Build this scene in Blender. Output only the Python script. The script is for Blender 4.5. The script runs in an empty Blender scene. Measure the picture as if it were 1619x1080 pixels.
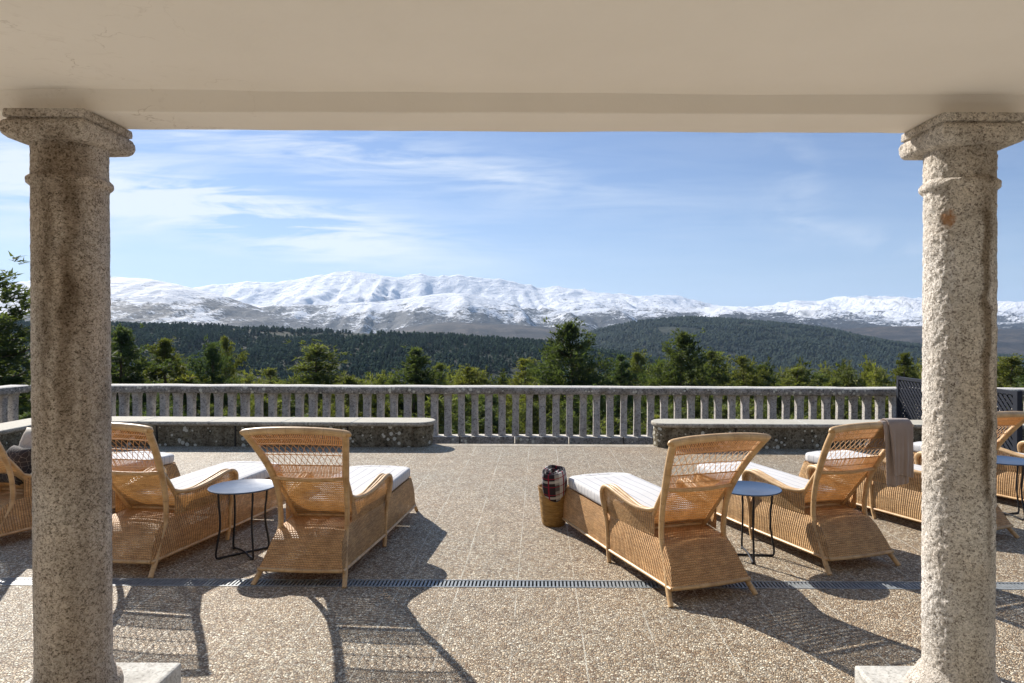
import bpy, math, random
import numpy as np
from mathutils import Vector, Matrix
R = math.radians
PI = math.pi
sc = bpy.context.scene
C = sc.collection

# ------------------------------------------------------------------ camera
EYE = 1.65
cam_d = bpy.data.cameras.new('camera')
cam = bpy.data.objects.new('camera', cam_d); C.objects.link(cam)
cam_d.sensor_width = 36.0; cam_d.lens = 36.0*1079/1619
cam_d.shift_x = -(853-809.5)/1619; cam_d.shift_y = -(540-522)/1619
cam_d.clip_start = 0.05; cam_d.clip_end = 60000
cam.matrix_world = Matrix.Translation((0, 0, EYE)) @ Matrix.Rotation(R(90), 4, 'X') @ Matrix.Rotation(R(0.25), 4, 'Z')
sc.camera = cam

# ------------------------------------------------------------------ light
SUN_AZ, SUN_EL = R(39), R(33.3)          # azimuth to the left of straight ahead
sun_dir = Vector((-math.sin(SUN_AZ)*math.cos(SUN_EL), math.cos(SUN_AZ)*math.cos(SUN_EL), math.sin(SUN_EL)))
sd = bpy.data.lights.new('sun', 'SUN'); sd.energy = 4.4; sd.angle = R(0.5); sd.color = (1.0, 0.93, 0.84)
sun = bpy.data.objects.new('sun', sd); C.objects.link(sun)
sun.rotation_euler = sun_dir.to_track_quat('Z', 'Y').to_euler()
sc.view_settings.view_transform = 'Standard'; sc.view_settings.look = 'None'
sc.view_settings.exposure = 0.95; sc.view_settings.gamma = 1.0
sc.view_settings.use_curve_mapping = False
sc.cycles.max_bounces = 8; sc.cycles.diffuse_bounces = 5; sc.cycles.transparent_max_bounces = 24
sc.cycles.volume_bounces = 1
sc.cycles.use_denoising = True

world = bpy.data.worlds.new('World'); sc.world = world; world.use_nodes = True
def world_nodes():
    nt = world.node_tree; N = nt.nodes; L = nt.links; N.clear()
    out = N.new('ShaderNodeOutputWorld'); bg = N.new('ShaderNodeBackground')
    sky = N.new('ShaderNodeTexSky'); sky.sky_type = 'NISHITA'; sky.sun_disc = False
    sky.sun_elevation = SUN_EL; sky.sun_rotation = -SUN_AZ
    sky.altitude = 1400; sky.air_density = 1.0; sky.dust_density = 0.35; sky.ozone_density = 2.2
    tc = N.new('ShaderNodeTexCoord'); sx = N.new('ShaderNodeSeparateXYZ'); L.new(tc.outputs['Generated'], sx.inputs[0])
    def m(op, a, b=None, c=None, clamp=False):
        n = N.new('ShaderNodeMath'); n.operation = op; n.use_clamp = clamp
        for i, v in enumerate((a, b, c)):
            if v is None: continue
            if isinstance(v, (int, float)): n.inputs[i].default_value = v
            else: L.new(v, n.inputs[i])
        return n.outputs[0]
    yy = m('MAXIMUM', sx.outputs['Y'], 0.05)
    u = m('DIVIDE', sx.outputs['X'], yy); v = m('DIVIDE', sx.outputs['Z'], yy)
    def gauss(u0, v0, su, sv, slant=0.0):
        du = m('SUBTRACT', u, u0); dv = m('SUBTRACT', v, v0)
        dv = m('SUBTRACT', dv, m('MULTIPLY', du, slant))
        a = m('POWER', m('ABSOLUTE', m('DIVIDE', du, su)), 2.0); b = m('POWER', m('ABSOLUTE', m('DIVIDE', dv, sv)), 2.0)
        return m('EXPONENT', m('MULTIPLY', m('ADD', a, b), -1.0))
    def streak(scx, scy, rot, det, dist, seed):
        cb = N.new('ShaderNodeCombineXYZ'); L.new(u, cb.inputs[0]); L.new(v, cb.inputs[1]); cb.inputs[2].default_value = seed
        mp = N.new('ShaderNodeMapping'); mp.inputs['Rotation'].default_value = (0, 0, R(rot)); mp.inputs['Scale'].default_value = (scx, scy, 1)
        L.new(cb.outputs[0], mp.inputs[0])
        n = N.new('ShaderNodeTexNoise'); n.inputs['Scale'].default_value = 1.0; n.inputs['Detail'].default_value = det
        n.inputs['Roughness'].default_value = 0.58; n.inputs['Distortion'].default_value = dist
        L.new(mp.outputs[0], n.inputs['Vector']); return n.outputs['Fac']
    s1 = streak(2.6, 15.0, 9, 9, 0.9, 3.3); s2 = streak(4.5, 46.0, 12, 9, 0.9, 8.1); s3 = streak(9, 12, -55, 7, 0.7, 1.7)
    f1 = m('MULTIPLY', m('SUBTRACT', m('ADD', m('MULTIPLY', s1, 0.52), m('MULTIPLY', s2, 0.48)), 0.41), 5.0)
    f1 = m('MAXIMUM', f1, 0.0)
    f3 = m('MAXIMUM', m('MULTIPLY', m('SUBTRACT', m('ADD', m('MULTIPLY', s3, 0.6), m('MULTIPLY', s1, 0.4)), 0.46), 4.0), 0.0)
    w = gauss(-0.45, 0.168, 0.24, 0.040, -0.16)
    w2 = gauss(-0.33, 0.262, 0.36, 0.034, -0.13)
    w3 = gauss(-0.78, 0.22, 0.14, 0.09, -0.2)
    w4 = gauss(-0.10, 0.165, 0.35, 0.045, 0.0)
    r1 = gauss(0.37, 0.22, 0.05, 0.07, -0.5); r2 = gauss(0.48, 0.135, 0.12, 0.02, -0.2)
    A = m('ADD', m('ADD', m('MULTIPLY', w, 3.2), m('MULTIPLY', w2, 1.2)), m('ADD', m('MULTIPLY', w3, 1.0), m('MULTIPLY', w4, 0.08)))
    A = m('ADD', A, 0.07)
    cl = m('ADD', m('MULTIPLY', A, f1), m('MULTIPLY', m('ADD', m('MULTIPLY', r1, 0.5), m('MULTIPLY', r2, 0.6)), f3))
    veil = m('MULTIPLY', m('EXPONENT', m('MULTIPLY', m('ABSOLUTE', v), -8.0)), 0.95)   # pale air near the horizon
    cl = m('MINIMUM', cl, 0.95)
    el = N.new('ShaderNodeMapRange'); el.interpolation_type = 'SMOOTHSTEP'; L.new(sx.outputs['Z'], el.inputs[0]); el.inputs[1].default_value = 0.30; el.inputs[2].default_value = 0.85
    dm = N.new('ShaderNodeMixRGB'); L.new(el.outputs[0], dm.inputs[0]); dm.inputs[1].default_value = (0.49, 0.51, 0.585, 1); dm.inputs[2].default_value = (1.25, 1.2, 1.1, 1)
    mu = N.new('ShaderNodeMixRGB'); mu.blend_type = 'MULTIPLY'; mu.inputs[0].default_value = 1; L.new(sky.outputs[0], mu.inputs[1]); L.new(dm.outputs[0], mu.inputs[2])
    vl = N.new('ShaderNodeMixRGB'); L.new(veil, vl.inputs[0]); L.new(mu.outputs[0], vl.inputs[1]); vl.inputs[2].default_value = (2.1, 2.62, 3.35, 1)
    mix = N.new('ShaderNodeMixRGB'); L.new(cl, mix.inputs[0]); L.new(vl.outputs[0], mix.inputs[1])
    mix.inputs[2].default_value = (4.4, 4.75, 5.2, 1)
    L.new(mix.outputs[0], bg.inputs[0]); bg.inputs[1].default_value = 0.10
    L.new(bg.outputs[0], out.inputs[0])
world_nodes()

# ------------------------------------------------------------------ material helpers
class NT:
    def __init__(s, name):
        s.m = bpy.data.materials.new(name); s.m.use_nodes = True
        s.t = s.m.node_tree; s.N = s.t.nodes; s.L = s.t.links
        s.N.clear(); s.out = s.N.new('ShaderNodeOutputMaterial'); s.b = s.N.new('ShaderNodeBsdfPrincipled')
        s.L.new(s.b.outputs[0], s.out.inputs[0]); s.b.inputs['Specular IOR Level'].default_value = 0.3
        s.tc = s.N.new('ShaderNodeTexCoord')
    def setin(s, sock, v):
        if isinstance(v, (int, float)): sock.default_value = v
        elif isinstance(v, (tuple, list)): sock.default_value = tuple(v) + ((1,) if len(v) == 3 and len(sock.default_value) == 4 else ())
        else: s.L.new(v, sock)
    def mapping(s, src='Object', scale=(1, 1, 1), rot=(0, 0, 0), loc=(0, 0, 0)):
        mp = s.N.new('ShaderNodeMapping'); mp.inputs['Scale'].default_value = scale
        mp.inputs['Rotation'].default_value = rot; mp.inputs['Location'].default_value = loc
        s.L.new(s.tc.outputs[src] if isinstance(src, str) else src, mp.inputs[0]); return mp.outputs[0]
    def noise(s, vec, scale, det=4, rough=0.55, dist=0.0, col=False):
        n = s.N.new('ShaderNodeTexNoise'); s.L.new(vec, n.inputs['Vector']); n.inputs['Scale'].default_value = scale
        n.inputs['Detail'].default_value = det; n.inputs['Roughness'].default_value = rough; n.inputs['Distortion'].default_value = dist
        return n.outputs['Color' if col else 'Fac']
    def vor(s, vec, scale, feat='F1', out='Distance', rnd=1.0):
        n = s.N.new('ShaderNodeTexVoronoi'); s.L.new(vec, n.inputs['Vector']); n.inputs['Scale'].default_value = scale
        n.feature = feat; n.inputs['Randomness'].default_value = rnd; return n.outputs[out]
    def ramp(s, fac, stops, interp='LINEAR'):
        n = s.N.new('ShaderNodeValToRGB'); s.setin(n.inputs[0], fac); cr = n.color_ramp; cr.interpolation = interp
        while len(cr.elements) < len(stops): cr.elements.new(0.5)
        for e, (p, c) in zip(cr.elements, stops):
            e.position = p; e.color = (c, c, c, 1) if isinstance(c, (int, float)) else tuple(c) + (1,)
        return n.outputs[0]
    def mix(s, fac, a, b, mode='MIX'):
        n = s.N.new('ShaderNodeMixRGB'); n.blend_type = mode; s.setin(n.inputs[0], fac); s.setin(n.inputs[1], a); s.setin(n.inputs[2], b); return n.outputs[0]
    def math(s, op, a, b=None, c=None, clamp=False):
        n = s.N.new('ShaderNodeMath'); n.operation = op; n.use_clamp = clamp
        for i, v in enumerate((a, b, c)):
            if v is not None: s.setin(n.inputs[i], v)
        return n.outputs[0]
    def sep(s, vec):
        n = s.N.new('ShaderNodeSeparateXYZ'); s.L.new(vec, n.inputs[0]); return n.outputs
    def bump(s, h, strength=0.5, dist=0.01, prev=None):
        n = s.N.new('ShaderNodeBump'); n.inputs['Strength'].default_value = strength; n.inputs['Distance'].default_value = dist
        s.setin(n.inputs['Height'], h)
        if prev is not None: s.L.new(prev, n.inputs['Normal'])
        s.L.new(n.outputs[0], s.b.inputs['Normal']); return n.outputs[0]
    def base(s, c): s.setin(s.b.inputs['Base Color'], c)
    def rough(s, v): s.setin(s.b.inputs['Roughness'], v)
    def spec(s, v): s.b.inputs['Specular IOR Level'].default_value = v
    def rnd(s):
        return s.N.new('ShaderNodeObjectInfo').outputs['Random']
M = {}

def mat_paving():
    k = NT('aggregate_paving'); p = k.mapping('Object'); s = k.sep(p)
    cell = k.N.new('ShaderNodeTexVoronoi'); cell.inputs['Scale'].default_value = 76; k.L.new(p, cell.inputs['Vector'])
    edge = k.vor(p, 76, 'DISTANCE_TO_EDGE'); rnd = k.sep(cell.outputs['Color'])[0]
    rnd2 = k.sep(cell.outputs['Color'])[1]
    c = k.ramp(rnd, [(0, (.20, .13, .085)), (.2, (.38, .28, .19)), (.42, (.50, .39, .275)), (.6, (.43, .38, .325)), (.78, (.66, .55, .42)), (1, (.80, .74, .64))])
    big = k.noise(p, 0.6, 4); c = k.mix(k.ramp(big, [(.3, 0), (.7, 1)]), c, k.mix(1, c, (1.08, .96, .86), 'MULTIPLY'))
    # towards the left the stones are greyer and paler
    gx = k.ramp(k.math('ADD', k.math('MULTIPLY', s[0], -0.16), k.math('MULTIPLY', k.math('SUBTRACT', big, .5), .5)), [(0, 0), (.5, 1)])
    c = k.mix(gx, c, k.mix(1, c, (1.08, 1.13, 1.2), 'MULTIPLY'))
    c = k.mix(k.ramp(k.noise(p, 1.1, 6, .7, .6), [(.56, 0), (.72, .35)]), c, k.mix(1, c, (.62, .57, .50), 'MULTIPLY'))
    gap = k.ramp(edge, [(0, .0), (.15, 1)])
    c = k.mix(gap, (.075, .058, .043), c)
    mid = k.noise(p, 5, 5, .65); c = k.mix(1, c, k.ramp(mid, [(.25, .80), (.75, 1.16)]), 'MULTIPLY')
    # slab joints .375 x .48
    def joint(v, per, ph, w):
        f = k.math('FRACT', k.math('DIVIDE', k.math('ADD', v, ph), per))
        d = k.math('MULTIPLY', k.math('MINIMUM', f, k.math('SUBTRACT', 1.0, f)), per)
        return k.math('LESS_THAN', d, w)
    wob = k.math('MULTIPLY', k.math('SUBTRACT', k.noise(p, 3, 3), .5), .012)
    j1 = joint(k.math('ADD', s[0], wob), .375, -.238+3.75, .0036); j2 = joint(k.math('ADD', s[1], wob), .48, -3.87+4.8, .003)
    vis = k.ramp(k.noise(p, 2.3, 4), [(.38, 0.10), (.62, .85)])
    c = k.mix(k.math('MULTIPLY', j1, vis), c, (.62, .57, .50))
    c = k.mix(k.math('MULTIPLY', j2, k.math('MULTIPLY', vis, .55)), c, (.24, .2, .16))
    c = k.mix(1, c, (.96, 1.0, .96), 'MULTIPLY'); k.base(c); k.rough(.62); k.spec(.25)
    h = k.math('ADD', k.ramp(edge, [(0, 0), (.25, .8), (.5, 1)]), k.math('MULTIPLY', rnd2, .35))
    k.bump(h, .9, .005); return k.m

def mat_granite(name, c0, c1, c2, stain=.6, lichen=0, rough_b=.5, seed=0., warm=None, rust=None, sp=130, streaks=None, pale_top=None):
    k = NT(name); p = k.mapping('Object', loc=(seed, seed*1.7, 0)); s = k.sep(p)
    v = k.N.new('ShaderNodeTexVoronoi'); v.inputs['Scale'].default_value = sp; k.L.new(p, v.inputs['Vector'])
    g = k.sep(v.outputs['Color'])[0]
    v2 = k.N.new('ShaderNodeTexVoronoi'); v2.inputs['Scale'].default_value = sp*.45; k.L.new(p, v2.inputs['Vector'])
    g2 = k.sep(v2.outputs['Color'])[1]
    c = k.ramp(k.math('ADD', k.math('MULTIPLY', g, .62), k.math('MULTIPLY', g2, .38)), [(.08, c0), (.35, c1), (.75, c2)])
    mid = k.noise(p, 6, 7, .68); c = k.mix(1, c, k.ramp(mid, [(.25, .76), (.75, 1.2)]), 'MULTIPLY')
    sm = k.mapping('Object', scale=(1, 1, .13), loc=(seed, 0, seed))
    st = k.ramp(k.noise(sm, 5.5, 5, .6), [(.50, 0), (.66, 1)])
    c = k.mix(k.math('MULTIPLY', st, stain), c, k.mix(1, c, (.40, .36, .30), 'MULTIPLY'))
    if streaks:
        for x0, x1, za, zb, wd, amt in streaks:      # run-off streak down the shaft: from (x0, za) to (x1, zb)
            tt = k.math('DIVIDE', k.math('SUBTRACT', za, s[2]), za-zb, clamp=True)
            xc = k.math('ADD', x0+seed, k.math('MULTIPLY', tt, x1-x0)); wob = k.math('MULTIPLY', k.math('SUBTRACT', k.noise(p, 7, 5, .65), .5), .09)
            dx = k.math('ABSOLUTE', k.math('ADD', k.math('SUBTRACT', s[0], xc), wob))
            mk = k.ramp(k.math('DIVIDE', dx, wd), [(.35, 1), (1, 0)])
            zz = k.math('ADD', s[2], k.math('MULTIPLY', wob, 1.5))
            e1 = k.N.new('ShaderNodeMapRange'); e1.inputs[1].default_value = za+.04; e1.inputs[2].default_value = za-.03; k.L.new(zz, e1.inputs[0])
            e2 = k.N.new('ShaderNodeMapRange'); e2.inputs[1].default_value = zb-.12; e2.inputs[2].default_value = zb+.12; k.L.new(zz, e2.inputs[0])
            fr = k.math('LESS_THAN', s[1], seed*1.7-.02)
            mk = k.math('MULTIPLY', k.math('MULTIPLY', mk, amt), k.math('MULTIPLY', k.math('MULTIPLY', e1.outputs[0], e2.outputs[0]), fr))
            c = k.mix(mk, c, k.mix(1, c, (.36, .30, .23), 'MULTIPLY'))
    if warm: c = k.mix(k.ramp(k.noise(p, 2.4, 4), [(.35, 0), (.65, .8)]), c, k.mix(1, c, warm, 'MULTIPLY'))
    if lichen:
        n1 = k.noise(p, 26, 3, .6); n2 = k.noise(p, 2.3, 3)
        lv = k.vor(p, 13, 'F1'); lm = k.math('LESS_THAN', k.math('ADD', lv, k.math('MULTIPLY', k.math('SUBTRACT', n1, .5), .22)), k.math('MULTIPLY', k.ramp(n2, [(.35, .15), (.6, 1)]), .36))
        c = k.mix(k.math('MULTIPLY', lm, lichen), c, (.60, .58, .48))
        yl = k.ramp(k.noise(p, 4.2, 5, .7), [(.60, 0), (.70, .5)]); c = k.mix(k.math('MULTIPLY', yl, lichen), c, (.23, .19, .085))
    if rust:
        rx, rz = rust
        d = k.math('ADD', k.math('POWER', k.math('MULTIPLY', k.math('SUBTRACT', s[0], rx+seed), 52), 2.), k.math('POWER', k.math('MULTIPLY', k.math('SUBTRACT', s[2], rz), 24), 2.))
        rm = k.ramp(k.math('ADD', d, k.math('MULTIPLY', k.math('SUBTRACT', k.noise(p, 40, 4), .5), 2.6)), [(.25, .8), (1.3, 0)])
        c = k.mix(rm, c, (.42, .19, .06))
    if pale_top:      # upward-facing faces are mixed patchily toward a paler colour
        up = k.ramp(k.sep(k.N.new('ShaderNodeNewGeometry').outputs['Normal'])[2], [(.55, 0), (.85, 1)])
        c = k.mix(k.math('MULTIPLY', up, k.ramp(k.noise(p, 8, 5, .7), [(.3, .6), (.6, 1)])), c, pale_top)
    k.base(c); k.rough(.85); k.spec(.2)
    h = k.math('ADD', k.math('MULTIPLY', k.noise(p, 75, 6, .7), 1.3), k.math('MULTIPLY', g, .25))
    k.bump(h, rough_b, .012); return k.m

def mat_plaster():
    k = NT('beige_plaster'); p = k.mapping('Object'); s = k.sep(p)
    c = k.ramp(k.noise(p, 1.3, 5, .6), [(.3, (.83, .77, .69)), (.7, (.885, .825, .745))])
    # hairline cracks and pale repairs near the left column
    near = k.ramp(s[0], [(0, 0), (.0001, 0)])
    n = k.N.new('ShaderNodeMapRange'); n.inputs[1].default_value = -0.95; n.inputs[2].default_value = -1.75; k.L.new(s[0], n.inputs[0])
    cv = k.vor(k.mix(.35, p, k.noise(p, 3, 5, .6, 0, True)), 3.6, 'DISTANCE_TO_EDGE')
    crack = k.ramp(cv, [(0, 1), (.012, 0)]); crack = k.math('MULTIPLY', crack, k.ramp(k.noise(p, 4, 4), [(.46, 0), (.58, .75)]))
    crack = k.math('MULTIPLY', crack, n.outputs[0])
    c = k.mix(crack, c, (.33, .25, .17))
    sm = k.math('MULTIPLY', k.ramp(k.noise(p, 9, 6, .7, 1.5), [(.55, 0), (.75, .3)]), n.outputs[0]); c = k.mix(sm, c, (.45, .37, .28))
    k.base(c); k.rough(.9); k.spec(.15); k.bump(k.math('ADD', k.noise(p, 2.2, 4), k.math('MULTIPLY', k.noise(p, 60, 4), .12)), .35, .02); return k.m

def weave_nodes(k, pu, pv, gap, u, v):
    """over-and-under weave of two strand families; returns (height, hole mask, tint noise)"""
    fu = k.math('SINE', k.math('MULTIPLY', u, 2*PI/pu)); fv = k.math('SINE', k.math('MULTIPLY', v, 2*PI/pv))
    row = k.math('SIGN', k.math('SINE', k.math('MULTIPLY', v, PI/pv)))
    su = k.math('SINE', k.math('ADD', k.math('MULTIPLY', u, PI/pu), k.math('MULTIPLY', row, PI/4)))
    h = k.math('ADD', k.math('MULTIPLY', k.math('ABSOLUTE', su), .55), k.math('MULTIPLY', k.math('ABSOLUTE', k.math('SINE', k.math('MULTIPLY', v, PI/pv))), .45))
    hole = k.math('LESS_THAN', h, gap)
    return h, hole
def mat_weave(name, cols, pu, pv, gap, trans=.12, ribs=0, rib_amp=1.0, patch=.5):
    k = NT(name); s = k.sep(k.tc.outputs['UV']); u, v = s[0], s[1]
    p = k.mapping('Object'); n = k.noise(p, 9, 4)
    jit = k.math('MULTIPLY', k.math('SUBTRACT', k.noise(p, 7, 3), .5), .02)
    u2 = k.math('ADD', u, jit); v2 = k.math('ADD', v, k.math('MULTIPLY', jit, .7))
    g = k.math('ADD', k.math('MULTIPLY', k.ramp(k.noise(p, 6, 4, .7), [(.38, 0), (.7, 1)]), gap*patch*2), gap*(1-patch))
    h, hole = weave_nodes(k, pu, pv, g, u2, v2)
    strand = k.noise(k.mapping('UV', scale=(18, 140, 1)), 1, 3, .6)
    c = k.ramp(strand, [(.25, cols[0]), (.5, cols[1]), (.75, cols[2])])
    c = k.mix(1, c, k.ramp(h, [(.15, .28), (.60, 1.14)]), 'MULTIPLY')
    c = k.mix(1, c, k.ramp(n, [(.3, .78), (.7, 1.14)]), 'MULTIPLY')
    c = k.mix(1, c, k.ramp(k.noise(k.mapping('UV', scale=(2.2, 26, 1)), 1, 4, .6), [(.3, .80), (.7, 1.12)]), 'MULTIPLY')
    r = k.rnd(); c = k.mix(1, c, k.ramp(r, [(0, (1.05, .98, .92)), (1, (.94, .99, 1.0))]), 'MULTIPLY')
    if ribs:
        rb = k.math('ABSOLUTE', k.math('SINE', k.math('MULTIPLY', u2, PI/ribs)))
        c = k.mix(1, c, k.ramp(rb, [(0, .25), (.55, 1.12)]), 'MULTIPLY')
        h = k.math('ADD', k.math('MULTIPLY', h, .5), k.math('MULTIPLY', rb, rib_amp))
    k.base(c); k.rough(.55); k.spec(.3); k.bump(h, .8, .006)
    tr = k.N.new('ShaderNodeBsdfTranslucent'); k.L.new(k.mix(1, c, (1.0, .74, .45), 'MULTIPLY'), tr.inputs[0])
    ms = k.N.new('ShaderNodeMixShader'); ms.inputs[0].default_value = trans; k.L.new(k.b.outputs[0], ms.inputs[1]); k.L.new(tr.outputs[0], ms.inputs[2])
    tp = k.N.new('ShaderNodeBsdfTransparent'); m2 = k.N.new('ShaderNodeMixShader'); k.L.new(hole, m2.inputs[0])
    k.L.new(ms.outputs[0], m2.inputs[1]); k.L.new(tp.outputs[0], m2.inputs[2]); k.L.new(m2.outputs[0], k.out.inputs[0])
    return k.m

def mat_cane():
    k = NT('rattan_cane'); s = k.sep(k.tc.outputs['UV']); p = k.mapping('Object')
    c = k.ramp(k.noise(k.mapping('Object', scale=(1, 1, 1)), 14, 5, .6), [(.3, (.46, .28, .13)), (.55, (.62, .415, .21)), (.8, (.74, .54, .31))])
    fv = k.math('FRACT', k.math('MULTIPLY', s[1], 8.3)); nod = k.math('LESS_THAN', k.math('ABSOLUTE', k.math('SUBTRACT', fv, .5)), .012)
    c = k.mix(k.math('MULTIPLY', nod, .5), c, (.22, .12, .05))
    fine = k.noise(k.mapping('UV', scale=(40, 3, 1)), 1, 4); c = k.mix(1, c, k.ramp(fine, [(.3, .84), (.7, 1.1)]), 'MULTIPLY')
    k.base(c); k.rough(.42); k.spec(.35); k.bump(k.math('ADD', fine, k.math('MULTIPLY', nod, 1.)), .25, .002); return k.m
def mat_strand():
    k = NT('rattan_strand'); p = k.mapping('Object')
    c = k.ramp(k.noise(p, 60, 3, .6), [(.3, (.56, .35, .16)), (.6, (.72, .49, .25)), (.85, (.80, .60, .36))])
    k.base(c); k.rough(.5)
    tr = k.N.new('ShaderNodeBsdfTranslucent'); k.L.new(k.mix(1, c, (1.0, .86, .64), 'MULTIPLY'), tr.inputs[0])
    ms = k.N.new('ShaderNodeMixShader'); ms.inputs[0].default_value = .38; k.L.new(k.b.outputs[0], ms.inputs[1]); k.L.new(tr.outputs[0], ms.inputs[2]); k.L.new(ms.outputs[0], k.out.inputs[0])
    return k.m
def mat_cushion():
    k = NT('striped_canvas'); p = k.mapping('Object'); s = k.sep(p)
    uvs = k.sep(k.tc.outputs['UV'])
    nz = k.sep(k.N.new('ShaderNodeNewGeometry').outputs['Normal'])[2]
    def line(v, per, w):
        f = k.math('FRACT', k.math('DIVIDE', k.math('ADD', v, 10.0), per))
        return k.math('LESS_THAN', k.math('ABSOLUTE', k.math('SUBTRACT', f, .5)), w/per)
    top = line(uvs[0], .083, .0027); side = line(uvs[1], .062, .0026)
    isside = k.math('LESS_THAN', nz, .75)
    l = k.mix(isside, top, side)
    c = k.mix(l, (.60, .59, .575), (.30, .31, .36))
    k.base(c); k.rough(.9); k.spec(.1)
    k.bump(k.math('ADD', k.noise(p, 9, 4), k.math('MULTIPLY', k.noise(p, 160, 2), .15)), .35, .012); return k.m
def mat_simple(name, c, rough=.5, metal=0., nsc=20, var=.12, bump=.1, spec=.4):
    k = NT(name); p = k.mapping('Object')
    cc = k.mix(1, c, k.ramp(k.noise(p, nsc, 5, .6), [(.3, 1-var), (.7, 1+var)]), 'MULTIPLY')
    k.base(cc); k.rough(k.math('ADD', k.math('MULTIPLY', k.noise(p, nsc*2, 4), .15), rough-.07)); k.b.inputs['Metallic'].default_value = metal; k.spec(spec)
    k.bump(k.noise(p, nsc*3, 4), bump, .003); return k.m
def mat_needles(name, dark, light, tr=.3):
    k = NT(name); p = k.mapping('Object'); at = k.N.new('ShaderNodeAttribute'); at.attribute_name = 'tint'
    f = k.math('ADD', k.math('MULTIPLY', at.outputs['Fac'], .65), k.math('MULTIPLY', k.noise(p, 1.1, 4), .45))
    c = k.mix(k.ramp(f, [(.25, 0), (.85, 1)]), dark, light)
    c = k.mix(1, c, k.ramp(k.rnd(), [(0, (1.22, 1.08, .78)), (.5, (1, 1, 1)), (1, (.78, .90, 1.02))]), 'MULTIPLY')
    k.base(c); k.rough(.7); k.spec(.12)
    t = k.N.new('ShaderNodeBsdfTranslucent'); k.L.new(k.mix(1, c, (1.3, 1.5, .55), 'MULTIPLY'), t.inputs[0])
    ms = k.N.new('ShaderNodeMixShader'); ms.inputs[0].default_value = tr; k.L.new(k.b.outputs[0], ms.inputs[1]); k.L.new(t.outputs[0], ms.inputs[2]); k.L.new(ms.outputs[0], k.out.inputs[0])
    return k.m
def mat_snow():
    k = NT('snow_and_heath'); g = k.N.new('ShaderNodeNewGeometry'); pos = g.outputs['Position']; s = k.sep(pos); nz = k.sep(g.outputs['Normal'])[2]
    kp = k.mapping(pos, scale=(.001, .001, .001)); ks = k.mapping(pos, scale=(.001, .0005, .004))
    n1 = k.noise(kp, 2.1, 8, .62); n2 = k.noise(ks, 7, 8, .75); n3 = k.noise(kp, 34, 4, .7)
    snowline = k.math('ADD', k.math('MULTIPLY', k.math('SUBTRACT', n1, .5), 900), k.math('MULTIPLY', k.math('SUBTRACT', n2, .5), 650))
    snowline = k.math('ADD', snowline, k.math('MULTIPLY', k.math('SUBTRACT', n3, .5), 550))
    a = k.math('ADD', s[2], snowline); m_ = k.N.new('ShaderNodeMapRange'); m_.inputs[1].default_value = 100; m_.inputs[2].default_value = 200; k.L.new(a, m_.inputs[0])
    steep = k.ramp(nz, [(.52, 0), (.70, 1)])
    f = k.math('MULTIPLY', m_.outputs[0], k.math('MAXIMUM', steep, .15))
    heath = k.ramp(n3, [(.3, (.025, .030, .036)), (.6, (.055, .057, .060)), (.8, (.12, .11, .10))])
    heath = k.mix(k.ramp(n1, [(.4, 0), (.7, .3)]), heath, (.050, .050, .054))
    c = k.mix(f, heath, (.76, .78, .82)); k.base(c); k.rough(.75); k.spec(.15)
    k.bump(k.math('ADD', k.noise(kp, 9, 9, .68), k.math('MULTIPLY', n2, .4)), 1.0, 70); return k.m
def mat_hill(name, cols, bsc=.02, bd=6):
    k = NT(name); g = k.N.new('ShaderNodeNewGeometry'); pos = g.outputs['Position']
    kp = k.mapping(pos, scale=(.001, .001, .001)); n = k.noise(kp, 6, 8, .65); n2 = k.noise(kp, 60, 5, .7)
    c = k.ramp(k.math('ADD', k.math('MULTIPLY', n, .6), k.math('MULTIPLY', n2, .4)), [(.36, cols[0]), (.5, cols[1]), (.64, cols[2])])
    k.base(c); k.rough(.9); k.spec(.1); k.bump(n2, .8, bd); return k.m
def mat_slope():
    k = NT('slope_undergrowth'); p = k.mapping('Object')
    n = k.noise(p, .35, 7, .7); n2 = k.noise(p, 6, 5, .7)
    c = k.ramp(k.math('ADD', k.math('MULTIPLY', n, .5), k.math('MULTIPLY', n2, .5)), [(.35, (.018, .025, .012)), (.5, (.04, .05, .02)), (.65, (.09, .08, .045))])
    k.base(c); k.rough(.95); k.bump(n2, 1, .2); return k.m

M['paving'] = mat_paving()
M['col_l'] = mat_granite('weathered_granite', (.15, .125, .098), (.41, .355, .30), (.66, .60, .53), .5, 0, .7, 3.1, (1.0, .93, .85), None, 230, [(.02, .02, 2.36, 2.15, .085, .75), (.055, .03, 2.22, 1.25, .032, .62), (.035, .04, 1.85, 1.70, .03, .7), (-.02, -.03, 2.1, 1.2, .022, .5)])
M['col_r'] = mat_granite('pale_granite', (.21, .18, .155), (.56, .52, .465), (.84, .80, .74), .42, 0, .9, 7.7, (1, .93, .84), (-.090, 2.075), 230, [(.02, .03, 2.23, 2.13, .06, .85), (.032, .034, 2.12, 1.05, .026, .9), (.045, .05, 1.3, .8, .02, .6), (.0, .02, 2.36, 2.25, .12, .5)])
M['balus'] = mat_granite('grey_balustrade_stone', (.20, .19, .18), (.38, .355, .33), (.52, .49, .45), .45, .25, .6, 1.2, None, None, 60)
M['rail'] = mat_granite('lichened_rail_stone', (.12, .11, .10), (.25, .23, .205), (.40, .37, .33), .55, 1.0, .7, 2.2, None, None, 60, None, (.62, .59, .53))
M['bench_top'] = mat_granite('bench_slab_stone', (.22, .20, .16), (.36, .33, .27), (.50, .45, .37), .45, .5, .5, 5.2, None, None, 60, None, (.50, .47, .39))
M['bench'] = mat_granite('mossy_bench_stone', (.06, .05, .03), (.15, .125, .08), (.26, .225, .155), .75, 1.0, .7, 4.3, None, None, 55)
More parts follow.
